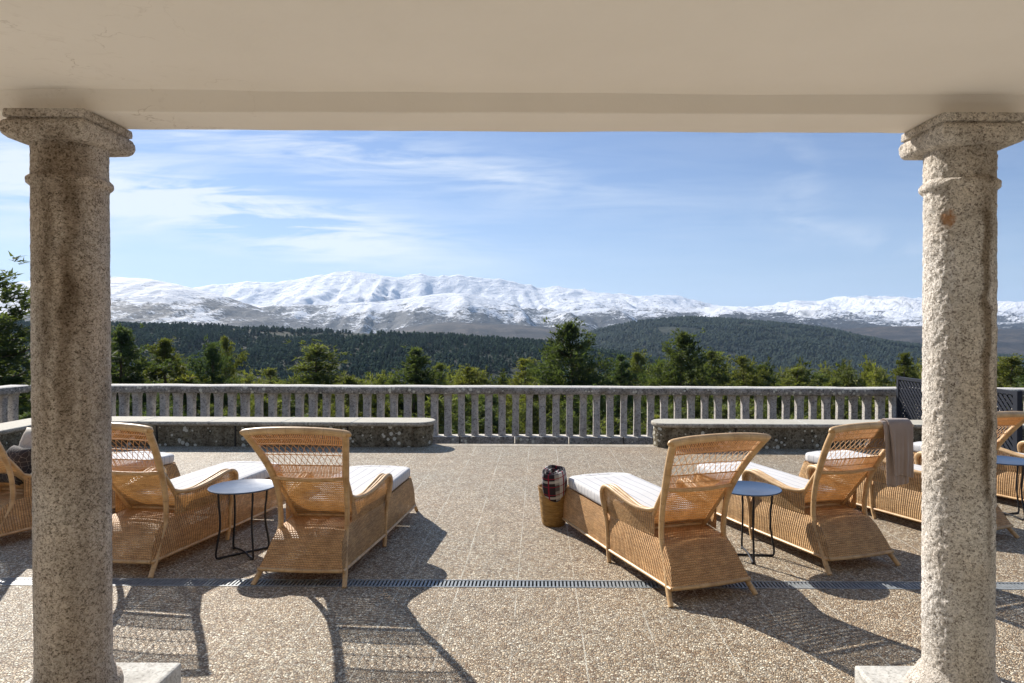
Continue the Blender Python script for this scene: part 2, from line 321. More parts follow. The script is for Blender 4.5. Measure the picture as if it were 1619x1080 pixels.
M['plinth'] = mat_granite('plinth_stone', (.34, .33, .30), (.50, .49, .45), (.60, .59, .55), .2, 0, .25, 9.3, None, None, 120)
M['edging'] = mat_granite('edging_stone', (.24, .20, .15), (.36, .31, .24), (.46, .41, .33), .3, .1, .4, 6.3, None, None, 70)
M['plaster'] = mat_plaster(); M['wall_in'] = mat_simple('ochre_wall', (.50, .43, .34), .9)
W0 = [(.33, .175, .072), (.55, .33, .150), (.72, .49, .255)]
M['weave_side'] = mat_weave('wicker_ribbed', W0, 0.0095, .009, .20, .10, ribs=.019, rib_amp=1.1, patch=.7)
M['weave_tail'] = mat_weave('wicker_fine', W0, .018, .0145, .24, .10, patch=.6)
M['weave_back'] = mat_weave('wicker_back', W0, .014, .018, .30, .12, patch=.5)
M['basket'] = mat_weave('straw_basket', [(.26, .13, .03), (.42, .235, .065), (.56, .35, .12)], .011, .009, .04, .04, patch=.4)
M['cane'] = mat_cane(); M['strand'] = mat_strand(); M['cushion'] = mat_cushion()
M['table_top'] = mat_simple('blue_grey_lacquer', (.045, .075, .135), .33, 0, 6, .06, .02, .5)
M['table_leg'] = mat_simple('dark_steel', (.022, .024, .030), .4, .3, 30, .1, .05)
M['grate'] = mat_simple('galvanised_grate', (.27, .295, .31), .5, .2, 25, .25, .1)
M['drain_dark'] = mat_simple('drain_shadow', (.02, .024, .03), .8)
M['lattice'] = mat_simple('slate_lattice_paint', (.022, .025, .034), .6, 0, 15, .1, .05, .15)
M['bark'] = mat_simple('pine_bark', (.15, .095, .065), .9, 0, 5, .4, .6, .1)
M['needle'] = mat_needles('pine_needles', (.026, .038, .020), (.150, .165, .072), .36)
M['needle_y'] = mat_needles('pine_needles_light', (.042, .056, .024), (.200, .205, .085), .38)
M['forest'] = mat_needles('forest_green', (.012, .024, .018), (.062, .082, .050), .0); M['forest'].node_tree.nodes['Principled BSDF'].inputs['Specular IOR Level'].default_value = 0.0; M['forest'].node_tree.nodes['Principled BSDF'].inputs['Roughness'].default_value = 1.0
M['forest_far'] = mat_needles('blue_green_forest', (.008, .018, .018), (.030, .046, .036), .0); M['forest_far'].node_tree.nodes['Principled BSDF'].inputs['Roughness'].default_value = 1.0
M['snow'] = mat_snow(); M['joint'] = mat_simple('dark_joint', (.035, .03, .024), .95)
M['heath'] = mat_hill('brown_heath', [(.020, .023, .027), (.050, .046, .045), (.12, .10, .08)])
M['hill'] = mat_hill('forest_floor', [(.010, .017, .013), (.018, .026, .018), (.05, .044, .032)])
M['slope'] = mat_slope()

# ------------------------------------------------------------------ mesh helpers
class MB:
    def __init__(s): s.v = []; s.f = []; s.uv = []
    def add(s, vs, fs, uvs=None):
        o = len(s.v); s.v += [tuple(p) for p in vs]; s.f += [tuple(i+o for i in f) for f in fs]
        s.uv += list(uvs) if uvs is not None else [(0, 0)]*len(vs)
    def box(s, x0, x1, y0, y1, z0, z1, rot=None):
        vs = [(x, y, z) for z in (z0, z1) for y in (y0, y1) for x in (x0, x1)]
        if rot is not None: vs = [tuple(rot @ Vector(p)) for p in vs]
        s.add(vs, [(0, 2, 3, 1), (4, 5, 7, 6), (0, 1, 5, 4), (2, 6, 7, 3), (0, 4, 6, 2), (1, 3, 7, 5)])
    def grid(s, P, UV=None, closed_u=False):
        nu = len(P); nv = len(P[0]); vs = [p for r in P for p in r]; fs = []
        for i in range(nu if closed_u else nu-1):
            i2 = (i+1) % nu
            for j in range(nv-1): fs.append((i*nv+j, i2*nv+j, i2*nv+j+1, i*nv+j+1))
        s.add(vs, fs, [q for r in UV for q in r] if UV else None)
    def tube(s, pts, r, seg=8, smooth=0, cap=True):
        pts = [Vector(p) for p in pts]; rr = list(r) if isinstance(r, (list, tuple)) else [r]*len(pts)
        if smooth: pts, rr = crom(pts, rr, smooth)
        n = len(pts); T = []
        for i in range(n):
            t = pts[min(i+1, n-1)]-pts[max(i-1, 0)]; T.append(t.normalized() if t.length > 1e-9 else Vector((0, 0, 1)))
        a = Vector((1, 0, 0)) if abs(T[0].x) < .8 else Vector((0, 1, 0))
        U = (a - T[0]*a.dot(T[0])).normalized(); P = []; UV = []; L = 0
        for i in range(n):
            U = (U - T[i]*U.dot(T[i])).normalized(); W = T[i].cross(U)
            if i: L += (pts[i]-pts[i-1]).length
            P.append([pts[i] + (U*math.cos(2*PI*k/seg)+W*math.sin(2*PI*k/seg))*rr[i] for k in range(seg+1)])
            UV.append([(k/seg, L) for k in range(seg+1)])
        s.grid(P, UV)
        if cap:
            for i in (0, n-1):
                o = len(s.v); s.v += [tuple(p) for p in P[i][:-1]]; s.uv += UV[i][:-1]; s.f.append(tuple(range(o, o+seg)))
    def lathe(s, prof, seg=48, cx=0, cy=0, rough=0, sd=0):
        P = []; UV = []; L = 0
        for k in range(seg+1):
            a = 2*PI*k/seg; P.append([(cx+r*math.cos(a), cy+r*math.sin(a), z) for r, z in prof]); UV.append([(a*.1, z) for r, z in prof])
        s.grid(P, UV)
    def build(s, name, mat, parent=None, smooth=False, autosmooth=None, bevel=0, sub=0, merge=False):
        me = bpy.data.meshes.new(name); me.from_pydata([tuple(p) for p in s.v], [], s.f); me.update()
        ul = me.uv_layers.new(name='uv'); li = np.zeros(len(me.loops), dtype=np.int32); me.loops.foreach_get('vertex_index', li)
        ul.data.foreach_set('uv', np.array(s.uv, dtype=np.float32)[li].ravel())
        me.materials.append(mat)
        if merge:
            import bmesh
            bm = bmesh.new(); bm.from_mesh(me); bmesh.ops.remove_doubles(bm, verts=bm.verts, dist=1e-5); bm.to_mesh(me); bm.free()
        if smooth: me.polygons.foreach_set('use_smooth', [True]*len(me.polygons))
        o = bpy.data.objects.new(name, me); C.objects.link(o)
        if parent is not None: o.parent = parent
        if autosmooth is not None and smooth: 
            me.set_sharp_from_angle(angle=R(autosmooth))
        if bevel:
            b = o.modifiers.new('bevel', 'BEVEL'); b.width = bevel; b.segments = 2; b.limit_method = 'ANGLE'; b.angle_limit = R(40)
        if sub:
            b = o.modifiers.new('sub', 'SUBSURF'); b.levels = sub; b.render_levels = sub
        return o
def crom(pts, rr, k):
    n = len(pts); O = []; RR = []
    for i in range(n-1):
        p0 = pts[max(i-1, 0)]; p1 = pts[i]; p2 = pts[i+1]; p3 = pts[min(i+2, n-1)]
        for j in range(k):
            t = j/k; O.append(.5*((2*p1)+(p2-p0)*t+(2*p0-5*p1+4*p2-p3)*t*t+(3*p1-p0-3*p2+p3)*t**3)); RR.append(rr[i]*(1-t)+rr[i+1]*t)
    O.append(pts[-1]); RR.append(rr[-1]); return O, RR
def tag(o, label=None, cat=None, group=None, kind=None):
    if label: o['label'] = label
    if cat: o['category'] = cat
    if group: o['group'] = group
    if kind: o['kind'] = kind
    return o
def empty(name, loc=(0, 0, 0), rz=0, label=None, cat=None, group=None):
    o = bpy.data.objects.new(name, None); o.empty_display_size = .1; C.objects.link(o); o.location = loc; o.rotation_euler = (0, 0, rz)
    return tag(o, label, cat, group)
def kids(o): return [x for x in bpy.data.objects if x.parent == o]
def copy_tree(o, parent=None):
    ch = kids(o); c = o.copy(); C.objects.link(c); c.parent = parent
    for q in ch: copy_tree(q, c)
    return c

# numpy noise
def _hash(ix, iy, seed):
    h = (ix.astype(np.int64)*374761393 + iy.astype(np.int64)*668265263 + seed*1442695041) & 0xffffffff
    h = ((h ^ (h >> 13))*1274126177) & 0xffffffff
    return ((h ^ (h >> 16)) & 0xffff)/65535.0
def vnoise(x, y, seed=0):
    x = np.asarray(x, float); y = np.asarray(y, float); x, y = np.broadcast_arrays(x, y)
    ix = np.floor(x); iy = np.floor(y); fx = x-ix; fy = y-iy; fx = fx*fx*fx*(fx*(fx*6-15)+10); fy = fy*fy*fy*(fy*(fy*6-15)+10)
    a = _hash(ix, iy, seed); b = _hash(ix+1, iy, seed); c = _hash(ix, iy+1, seed); d = _hash(ix+1, iy+1, seed)
    return (a*(1-fx)+b*fx)*(1-fy)+(c*(1-fx)+d*fx)*fy
def fbm(x, y, oct=5, seed=0, gain=.5, ridged=False):
    t = 0; a = 1; n = 0
    for i in range(oct):
        v = vnoise(x*2**i+17.3*i, y*2**i-9.1*i, seed+i)
        if ridged: v = 1-abs(2*v-1)
        t = t+a*v; n += a; a *= gain
    return t/n
rng = np.random.default_rng(7)

# ------------------------------------------------------------------ terrace floor, drain
DY, DH = 4.435, .057
def floor():
    m = MB(); m.box(-16, 16, -6, 2.30, -.12, .0); tag(m.build('portico_bounce_floor', M['plinth']), kind='structure')  # unseen porch floor, pale stone picked to bounce sunlight onto the ceiling
    m = MB(); E = DH+.004
    m.box(-16, 16, 2.302, DY-E, -.12, 0); m.box(-16, 16, DY+E, 9.66, -.12, 0)
    o = m.build('terrace_floor', M['paving']); tag(o, kind='structure')
    m = MB(); m.box(-16, 16, 9.662, 9.86, -.28, .004); tag(m.build('terrace_edging', M['edging'], bevel=.01), kind='structure')
    m = MB(); m.box(-9.4, 16, 9.862, 12.1, -.6, -.28); tag(m.build('lower_landing', M['edging']), kind='structure')
    m = MB(); m.box(-16, 16, 11.85, 12.3, -9, -.605); m.box(-10.2, -9.3, 0, 11.8, -9, -.13); 
    r = empty('drain_channel', (0, DY, 0), 0, 'long galvanised slotted drain grate running across the whole paved terrace', 'drain')
    m = MB(); m.box(-16, 16, -E-.002, E+.002, -.10, -.06); m.build('channel', M['drain_dark'], r)
    m = MB()
    for s in (-1, 1): m.box(-15, 15, s*DH-.006, s*DH+.006, -.03, .003)
    m.build('grate_frame', M['grate'], r)
    m = MB(); x = -15
    while x < 15:
        m.box(x, x+.0125, -DH+.007, DH-.007, -.022, .0005); x += .0245
    m.build('grating', M['grate'], r)
floor()

# ------------------------------------------------------------------ portico: ceiling, beam
BY0, BY1, BZ, CZ = 2.545, 2.776, 2.457, 2.535
def portico():
    r = empty('portico', (0, 0, 0), 0, 'cream plastered portico ceiling and beam spanning the two granite columns', 'portico')
    def rows(xs, ys, z, jz=0, sd=0):
        X = np.array(xs); Y = np.array(ys)
        return [[(x, y, z+jz*(float(fbm(x*1.3, y*2+sd, 4, sd))-.5)) for y in ys] for x in xs]
    m = MB(); xs = np.linspace(-6, 6, 160); ys = np.linspace(-1.6, BY0+.001, 50)
    m.grid(rows(xs, ys, CZ, .014, 3)); m.box(-6, 6, -1.6, BY1, CZ+.05, CZ+.35)
    m.build('ceiling', M['plaster'], r, smooth=True, autosmooth=40)
    m = MB(); xs = np.linspace(-6, 6, 400); P = []
    for x in xs:
        n1 = (float(fbm(x*2.2, 1.3, 5, 5))-.5)*.008; n2 = (float(fbm(x*2.5, 7.3, 5, 8))-.5)*.009; n3 = (float(fbm(x*1.2, 3.3, 3, 9))-.5)*.008
        P.append([(x, BY0-.012+n3, CZ+.02), (x, BY0+n3, CZ-.008), (x, BY0+n3, BZ+.004+n1), (x, BY0+.004+n3, BZ+n1), (x, BY1-.004, BZ+n2), (x, BY1, BZ+.004+n2), (x, BY1, CZ+.349)])
    m.grid(P); m.build('beam', M['plaster'], r, smooth=True, autosmooth=35)
    m = MB(); m.box(-6, 6, -1.9, -1.6, -.0, 3.2); m.box(-6.25, -6, -1.9, -.2, 0, 3.2); m.box(6, 6.25, -1.9, -.2, 0, 3.2)
    m.build('unseen_rear_wall', M['wall_in'], r)  # unseen house wall behind the camera, put in for its bounce fill
portico()

# ------------------------------------------------------------------ columns
def column(cx, cy, rad, lean, mat, label, sd, rough, flare, bz):
    r = empty('stone_column', (cx, cy, 0), 0, label, 'column', 'granite columns of the portico')
    ZT = BZ-.002
    # plinth block
    m = MB(); m.box(-.275, .275, -.275, .275, 0.002, .225)
    m.build('plinth', M['plinth'], r, bevel=.012)
    # moulded base
    def lath(prof, seg, name, rgh, sub=1):
        # resample profile
        pr = [Vector((a, 0, b)) for a, b in prof]
        P = []; zs = []
        for k in range(seg+1):
            a = 2*PI*(k % seg)/seg; row = []
            for q in pr:
                rr = q.x; z = q.z
                n = float(NOI(a, z)) if rgh else 0
                rr2 = rr + rgh*n
                ox = lean*(z-.3)/1.9
                row.append((ox+rr2*math.cos(a), rr2*math.sin(a), z))
            P.append(row)
        mm = MB(); mm.grid(P, [[(k/seg*.8, q.z) for q in pr] for k in range(seg+1)]); return mm.build(name, mat, r, smooth=True, merge=True)
    def NOI(a, z):
        u = ((a-PI/2) % (2*PI))/(2*PI); e = min(1, min(u, 1-u)*12)
        f = fbm(u*.79*48, z*48, 4, sd, .7)-.5+.22*(fbm(u*.79*5, z*4, 2, sd+8)-.5)
        return f*1.6*e
    base = [(.03, .226), (rad+flare*.85, .2265), (rad+flare, .238), (rad+flare, .255), (rad+flare*.9, .275), (rad+flare*.55, bz-.05), (rad+flare*.35, bz-.035), (rad+flare*.3, bz-.02), (rad+.004, bz-.01), (rad, .37)]
    lath(base, 72, 'base', .004)
    zs = np.linspace(.371, ZT-.115, 420); ring = ZT-.246; prof = []
    for z in zs:
        e = .015*math.exp(-((z-ring)/.017)**4) if abs(z-ring) < .05 else 0
        prof.append((rad*(1.0+.012*math.sin(PI*(z-.3)/2.2))+e, z))
    lath(prof, 190, 'shaft', rough)
    # capital, square in plan with rounded edges
    prof = [(rad*.97, ZT-.135), (rad*1.0, ZT-.118), (rad*1.02, ZT-.110), (.142, ZT-.105), (.153, ZT-.094), (.158, ZT-.076), (.157, ZT-.056), (.150, ZT-.042), (.141, ZT-.036), (.141, ZT-.033), (.150, ZT-.030), (.151, ZT-.018), (.149, ZT-.001), (.10, ZT), (.001, ZT)]
    P = []; seg = 288
    pr2 = []
    for (a, b), (c, d) in zip(prof[:-1], prof[1:]):
        for t in (0, .34, .67): pr2.append((a+(c-a)*t, b+(d-b)*t))
    pr2.append(prof[-1])
    for k in range(seg):
        a = 2*PI*k/seg; ca, sa = math.cos(a), math.sin(a); row = []
        for q, z in pr2:
            w = min(1, max(0, (z-(ZT-.112))/.008)); w = w*w*(3-2*w)
            e = 2/(1-.0) ; n = 2 + w*60
            sq = (abs(ca)**n+abs(sa)**n)**(-1/n)
            rr = q*sq*(1+0*w); nn = (float(fbm(ca*6+z*9, sa*6+z*31, 4, sd+3, .6))-.5)*.010
            if z > ZT-.002: nn = 0
            rr += nn
            row.append((lean + rr*ca, rr*sa, z))
        P.append(row)
    mm = MB(); mm.grid(P, None, True); mm.build('capital', mat, r, smooth=True, autosmooth=50)
column(-1.797, 2.645, .1265, -.022, M['col_l'], 'tall granite column at the left, brownish and dark stained', 11, .0035, .036, .335)
column(1.625, 2.645, .1215, 0.0, M['col_r'], 'tall granite column at the right, its left flank rough and sunlit with a rust mark', 23, .0065, .058, .352)

# ------------------------------------------------------------------ balustrade
RZ, LZ = .705, -.28
def baluster_mb(x, y, rz=0, sd=0):
    m = MB(); rnd = random.Random(sd); w = .060+rnd.uniform(-.004, .004); t = rnd.uniform(-.012, .012)
    prof = [(w*1.02, LZ+.15), (w*.98, LZ+.20), (w*.93, LZ+.45), (w*.92, LZ+.66), (w*.98, LZ+.79), (w*1.13, LZ+.85)]
    c, s = math.cos(rz), math.sin(rz); rg = []
    for q, z in prof:
        k = q*.25; pts = [(-q+k, -q), (q-k, -q), (q, -q+k), (q, q-k), (q-k, q), (-q+k, q), (-q, q-k), (-q, -q+k)]
        rg.append([(x+(a+t*(z))*c-b*s*1.15, y+(a)*s+b*c*1.15, z) for a, b in pts])
    P = [[row[i] for row in rg] for i in range(8)]; m.grid(P, None, True)
    return m
def balustrade():
    r = empty('balustrade', (0, 0, 0), 0, 'long weathered stone balustrade with square balusters closing the terrace', 'balustrade')
    # rail as segments along a path
    def railseg(p, q, sd):
        p = Vector(p); q = Vector(q); d = (q-p); L = d.length; d.normalize(); n = Vector((-d.y, d.x, 0)); P = []; K = max(2, int(L/.08))
        for i in range(K+1):
            c = p+d*(L*i/K); jz = (float(fbm((c.x+c.y)*1.5, sd, 4, sd))-.5)*.014; jy = (float(fbm((c.x+c.y)*3, sd+5, 4, sd))-.5)*.014
            sec = [(-.15, -.125), (-.165, -.11), (-.17, -.05), (-.165, -.015), (-.14, 0), (.14, 0), (.165, -.015), (.17, -.06), (.15, -.125)]
            P.append([c+n*(a+(jy if a < 0 else 0))+Vector((0, 0, RZ+b+jz)) for a, b in sec])
        m = MB(); m.grid(P)
        for e in (0, -1):
            o = len(m.v); m.v += [tuple(v) for v in P[e]]; m.uv += [(0, 0)]*len(P[e]); m.f.append(tuple(range(o, o+len(P[e]))))
        m.grid([[row[-1] for row in P], [row[0] for row in P]])
        return m.build('top_rail', M['rail'], r, smooth=True, autosmooth=50)
    x = -8.47; i = 0
    while x < 9.6:
        railseg((x, 11.5, 0), (x+1.50, 11.5, 0), i); x += 1.503; i += 1
    y = 11.34
    while y > 6.5:
        railseg((-8.64, y-1.4, 0), (-8.64, y, 0), 40+i); y -= 1.403; i += 1
    # balusters
    nb = 0
    x = -8.36
    while x < 8.6:
        baluster_mb(x, 11.5, random.uniform(-.03, .03), nb).build('baluster', M['balus'], r, smooth=True, autosmooth=30); nb += 1; x += .2275
    y = 11.2
    while y > 7.6:
        baluster_mb(-8.64, y, PI/2, nb).build('baluster', M['balus'], r, smooth=True, autosmooth=30); nb += 1; y -= .2275
    x = -8.6
    rr = random.Random(3)
    while x < 9:
        m = MB(); L = .2275*4; m.box(x+.012, x+L-.012, 11.36+rr.uniform(-.008, .008), 11.64, LZ+.002, LZ+.152+rr.uniform(-.004, .004)); m.build('footing', M['rail'], r, bevel=.012); x += L
    m = MB(); m.box(-8.78, -8.5, 6.6, 11.355, LZ+.002, LZ+.15); m.build('footing', M['rail'], r, bevel=.012)
balustrade()
m = MB(); m.box(-9.4, 16, 12.103, 12.4, -9, -.285); m.box(-9.8, -9.403, -6, 12.4, -9, -.285)
tag(m.build('retaining_wall', M['balus']), kind='structure')
m = MB(); m.box(-9.4, -7.6, 5, 9.66, -.285, -.122); 

# ------------------------------------------------------------------ stone benches
def offset_poly(path, hw):
    pass
def bench(path, round_end, label, sd, cap_end_first=True):
    """path: list of centre points; the first end is a half-round nose"""
    r = empty('stone_bench', (path[0][0], path[0][1], 0), 0, label, 'bench', 'stone benches along the balustrade')
    P0 = Vector((path[0][0], path[0][1], 0))
    def outline(hw):
        pts = [Vector((a, b, 0))-P0 for a, b in path]; left = []; right = []
        for i, p in enumerate(pts):
            d0 = (pts[i]-pts[i-1]).normalized() if i else (pts[1]-pts[0]).normalized()
            d1 = (pts[i+1]-pts[i]).normalized() if i < len(pts)-1 else d0
            n = (Vector((-d0.y, d0.x, 0))+Vector((-d1.y, d1.x, 0))).normalized(); k = hw/max(.3, n.dot(Vector((-d0.y, d0.x, 0))))
            left.append(p+n*k); right.append(p-n*k)
        d = (pts[1]-pts[0]).normalized(); n = Vector((-d.y, d.x, 0)); arc = []
        for j in range(1, 16):
            a = PI/2+PI*j/16; arc.append(pts[0] + n*math.sin(a)*hw + d*math.cos(a)*hw*.85)
        return left[::-1]+arc+right   # closed loop
    def subdiv(loop):
        o = []
        for a, b in zip(loop, loop[1:]+loop[:1]):
            k = max(1, int((b-a).length/.12)); o += [a+(b-a)*t/k for t in range(k)]
        return o
    def solid(secs, name, mat, closed_top=True, amp=.012, frq=2.0):
        base = subdiv(outline(1.0*secs[0][0])); N = len(base)
        loops = []
        ref = outline(secs[0][0])
        for hw, z in secs:
            lp = outline(hw); o = []
            for (a, b), (ra, rb) in zip(zip(lp, lp[1:]+lp[:1]), zip(ref, ref[1:]+ref[:1])):
                k = max(1, int((rb-ra).length/.12)); o += [a+(b-a)*t/k for t in range(k)]
            loops.append([Vector((q.x+(float(fbm((q.x+P0.x)*frq+z*3, (q.y+P0.y)*frq+z*7, 4, sd))-.5)*amp*2, q.y+(float(fbm((q.x+P0.x)*frq+9+z*5, (q.y+P0.y)*frq, 4, sd+2))-.5)*amp*2, z)) for q in o])
        m = MB(); P = [[lp[i] for lp in loops] for i in range(len(loops[0]))]; m.grid(P, None, True)
        return m, loops
    B, lb = solid([(.232, .002), (.232, .08), (.235, .16), (.235, .24), (.238, .292)], 'base', None)
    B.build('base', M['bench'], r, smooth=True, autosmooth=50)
    T, lt = solid([(.236, .2925), (.262, .300), (.275, .318), (.275, .335), (.268, .348), (.255, .3535)], 'slab', None, amp=.006)
    # top faces as a triangulated fan strip between the two long sides
    top = lt[-1]; o = len(T.v); T.v += [tuple(v) for v in top]; T.uv += [(0, 0)]*len(top)
    from mathutils.geometry import tessellate_polygon
    for t in tessellate_polygon([[Vector((v.x, v.y, 0)) for v in top]]): T.f.append(tuple(o+i for i in t))
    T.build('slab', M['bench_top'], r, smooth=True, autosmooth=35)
    # slab joints: thin mortar lines slightly proud, light coloured
    return r
lb = bench([(-1.72, 9.79), (-3.2, 9.79), (-5, 9.79), (-7.06, 9.79), (-7.06, 8.4), (-7.06, 5.0)], True, 'low mossy stone bench left of the opening, turning a corner toward the house', 5)
rb = bench([(1.84, 9.79), (3.4, 9.79), (5.4, 9.79), (7.1, 9.79), (9.5, 9.79)], True, 'low mossy stone bench right of the opening, with lichen spots', 9)
def joints(r, xs, xs2, yy=9.79):
    m = MB(); ox, oy = r.location.x, r.location.y
    for x in xs: m.box(x-ox-.009, x-ox+.009, yy-oy-.262, yy-oy+.262, .30, .3562)
    m.build('mortar_joint', M['plinth'], r)
    m = MB()
    for x in xs2: m.box(x-ox-.011, x-ox+.011, yy-oy-.247, yy-oy-.10, .004, .291)
    m.build('block_joint', M['joint'], r)
joints(lb, (-2.62, -3.6, -4.62, -5.6), (-2.68, -4.25, -5.35, -6.3)); joints(rb, (2.9, 3.75, 5.0, 6.0), (2.75, 4.1, 5.2))

# ------------------------------------------------------------------ lattice panel
def lattice():
    A = Vector((5.90, 11.2, 0)); B = Vector((5.96, 8.5, 0)); L = (B-A).length; ang = math.atan2(B.y-A.y, B.x-A.x)
    r = empty('trellis_screen', A, ang, 'dark slate grey diagonal trellis screen standing across the right bench', 'trellis')
    z0, z1 = .03, .915
    m = MB()
    m.box(-.03, .03, -.025, .025, LZ+.003, z1+.01); m.box(L-.04, L+.04, -.035, .035, .003, z1+.005)
    m.box(.031, L-.041, -.025, .025, z1-.05, z1); m.box(.031, L-.041, -.025, .025, z0, z0+.05)
    m.build('frame', M['lattice'], r, bevel=.003)
    H = z1-z0-.10; za = z0+.05
    for fam, yy in ((1, .006), (-1, -.008)):
        m = MB(); s = -H
        while s < L:
            # diagonal slat from (s, za) to (s+H, za+H), clipped to the frame
            a0 = max(s, .031); a1 = min(s+H, L-.041)
            if a1 > a0+.01:
                q0 = za+(a0-s); q1 = za+(a1-s)
                if fam < 0: q0 = za+H-(a0-s); q1 = za+H-(a1-s)
                d = Vector((a1-a0, 0, q1-q0)).normalized(); n = Vector((-d.z, 0, d.x))*.019
                vs = []
                for y in (yy-.005, yy+.005):
                    for p, sg in (((a0, q0), -1), ((a1, q1), -1), ((a1, q1), 1), ((a0, q0), 1)): vs.append((p[0]+n.x*sg, y, p[1]+n.z*sg))
                m.add(vs, [(0, 1, 2, 3), (7, 6, 5, 4), (0, 4, 5, 1), (1, 5, 6, 2), (2, 6, 7, 3), (3, 7, 4, 0)])
            s += .088
        m.build('slats', M['lattice'], r)
lattice()

# ------------------------------------------------------------------ wicker lounger
POST = [(.302, -.035, 0), (.278, .045, .085), (.246, .13, .20), (.230, .205, .31), (.232, .205, .45), (.238, .175, .58), (.248, .135, .67), (.270, .07, .78), (.298, -.01, .89), (.326, -.09, .985)]
POSTR = [.0165, .0175, .018, .018, .018, .019, .023, .023, .023, .022]
pp, pr_ = crom([Vector(p) for p in POST], POSTR, 8)
def post_at(z):
    for a, b in zip(pp[:-1], pp[1:]):
        if a.z <= z <= b.z: t = (z-a.z)/(b.z-a.z+1e-9); return a+(b-a)*t
    return pp[-1].copy()
TAIL = [(0, .10, .277), (.025, .14, .264), (.06, .20, .249), (.105, .255, .238), (.16, .30, .231), (.22, .318, .228), (.30, .322, .228), (.42, .326, .228)]
def interp(tab, x):
    for a, b in zip(tab[:-1], tab[1:]):
        if a[0] <= x <= b[0]: t = (x-a[0])/(b[0]-a[0]+1e-9); return [p+(q-p)*t for p, q in zip(a[1:], b[1:])]
    return list(tab[-1][1:]) if x > tab[-1][0] else list(tab[0][1:])
FOOT = 1.735
def lounger_meshes(root, seed):
    rnd = random.Random(seed)
    # path round the skirt: left rear -> foot -> right rear
    top = []; bot = []; RC = .085
    ys = [0, .012, .025, .04, .06, .08, .105, .13, .16, .19, .22, .26, .30]+list(np.linspace(.36, FOOT-RC, 24))
    def tw(y): return interp([(0, .277), (.06, .249), (.16, .231), (.30, .228), (.55, .262), (.8, .284), (1.2, .288), (2, .288)], y)[0]
    def bw(y): return interp([(0, .280), (.3, .290), (.8, .304), (2, .304)], y)[0]
    def tz(y): return interp([(a, b) for a, b, c in TAIL]+[(.6, .34), (2, .34)], y)[0]
    def bz(y): return .098-.022*(y/1.8)
    for sg in (1,):
        for y in ys:
            k = max(0, (y-1.2)/.53); top.append((tw(y), y, tz(y))); bot.append((bw(y), y+.075*k*k, bz(y)))
        for j in range(1, 9):
            a = PI/2*j/8; top.append((tw(2)-RC+RC*math.cos(a), FOOT-RC+RC*math.sin(a), .34)); bot.append((bw(2)-RC+RC*math.cos(a), FOOT+.08-RC+RC*math.sin(a), bz(1.8)))
    right_t, right_b = top, bot
    mir = lambda L: [(-x, y, z) for x, y, z in L]
    midt = [(x, FOOT, .34) for x in np.linspace(.15, -.15, 5)]; midb = [(x, FOOT+.08, bz(1.8)) for x in np.linspace(.16, -.16, 5)]
    T = right_t+midt+mir(right_t)[::-1]; B = right_b+midb+mir(right_b)[::-1]
    P = []; UV = []; L = 0; K = 7
    for i, (t, b) in enumerate(zip(T, B)):
        t = Vector(t); b = Vector(b)
        if i: L += ((t+b)/2-(Vector(T[i-1])+Vector(B[i-1]))/2).length
        row = []; ur = []
        cen = Vector((0, min(max(t.y, .4), 1.5), t.z)); outw = Vector((t.x, t.y-cen.y, 0)); outw = outw.normalized() if outw.length > 0 else Vector((1, 0, 0))
        for k in range(K+1):
            w = k/K; q = b+(t-b)*w; q = q+outw*(.012*math.sin(PI*w)*min(1, (t.z-b.z)/.2)); row.append(q); ur.append((L, q.z))
        P.append(row); UV.append(ur)
    m = MB(); m.grid(P, UV); m.build('skirt', M['weave_side'], root, smooth=True)
    # tail and shelf
    P = []; UV = []; L = 0; prev = None
    rows = TAIL+[(.46, .328, .232)]
    fine = []
    for a, b in zip(rows[:-1], rows[1:]):
        for t in (0, .5): fine.append([a[i]+(b[i]-a[i])*t for i in range(3)])
    fine.append(rows[-1])
    for y, z, hw in fine:
        if prev: L += math.hypot(y-prev[0], z-prev[1])
        prev = (y, z); P.append([(hw*.999*x, y-.012*(1-x*x), z+.004*(1-x*x)) for x in np.linspace(-1, 1, 13)]); UV.append([(hw*x, L) for x in np.linspace(-1, 1, 13)])
    m = MB(); m.grid(P, UV); m.build('tail_panel', M['weave_tail'], root, smooth=True)
    # seat deck
    P = [[(tw(y)*.985*x, y, .334) for x in np.linspace(-1, 1, 7)] for y in np.linspace(.455, FOOT-.02, 20)]
    m = MB(); m.grid(P, [[(p[0], p[1]) for p in row] for row in P]); m.build('seat_deck', M['weave_tail'], root)
    # base frame
    m = MB(); fr = [(x, y-.0, z-.006) for x, y, z in B]; m.tube(fr[::1], .0115, 7)
    m.tube([(-.278, -.002, .094), (-.14, -.014, .094), (0, -.018, .094), (.14, -.014, .094), (.278, -.002, .094)], .0125, 7)
    for y in (.55, 1.15): m.tube([(-bw(y), y, bz(y)), (bw(y), y, bz(y))], .010, 6)
    m.build('base_frame', M['cane'], root, smooth=True)
    # posts (rear legs) and short legs
    for sg in (-1, 1):
        m = MB(); m.tube([Vector((sg*q.x, q.y, q.z)) for q in pp], pr_, 10); m.build('rear_post', M['cane'], root, smooth=True, autosmooth=60)
        m = MB(); m.tube([(sg*.303, .84, .11), (sg*.306, .825, .05), (sg*.311, .80, 0)], [.0165, .0165, .015], 9); m.build('leg', M['cane'], root, smooth=True, autosmooth=60)
        m = MB(); m.tube([(sg*.284, FOOT+.03, .10), (sg*.292, FOOT+.055, .05), (sg*.304, FOOT+.085, 0)], [.0155, .0155, .014], 9); m.build('leg', M['cane'], root, smooth=True, autosmooth=60)
    # back frame: inner stiles, mid rail, top rail
    m = MB()
    INN = [(.212, .430, .312), (.222, .355, .41), (.232, .265, .53), (.243, .158, .655)]
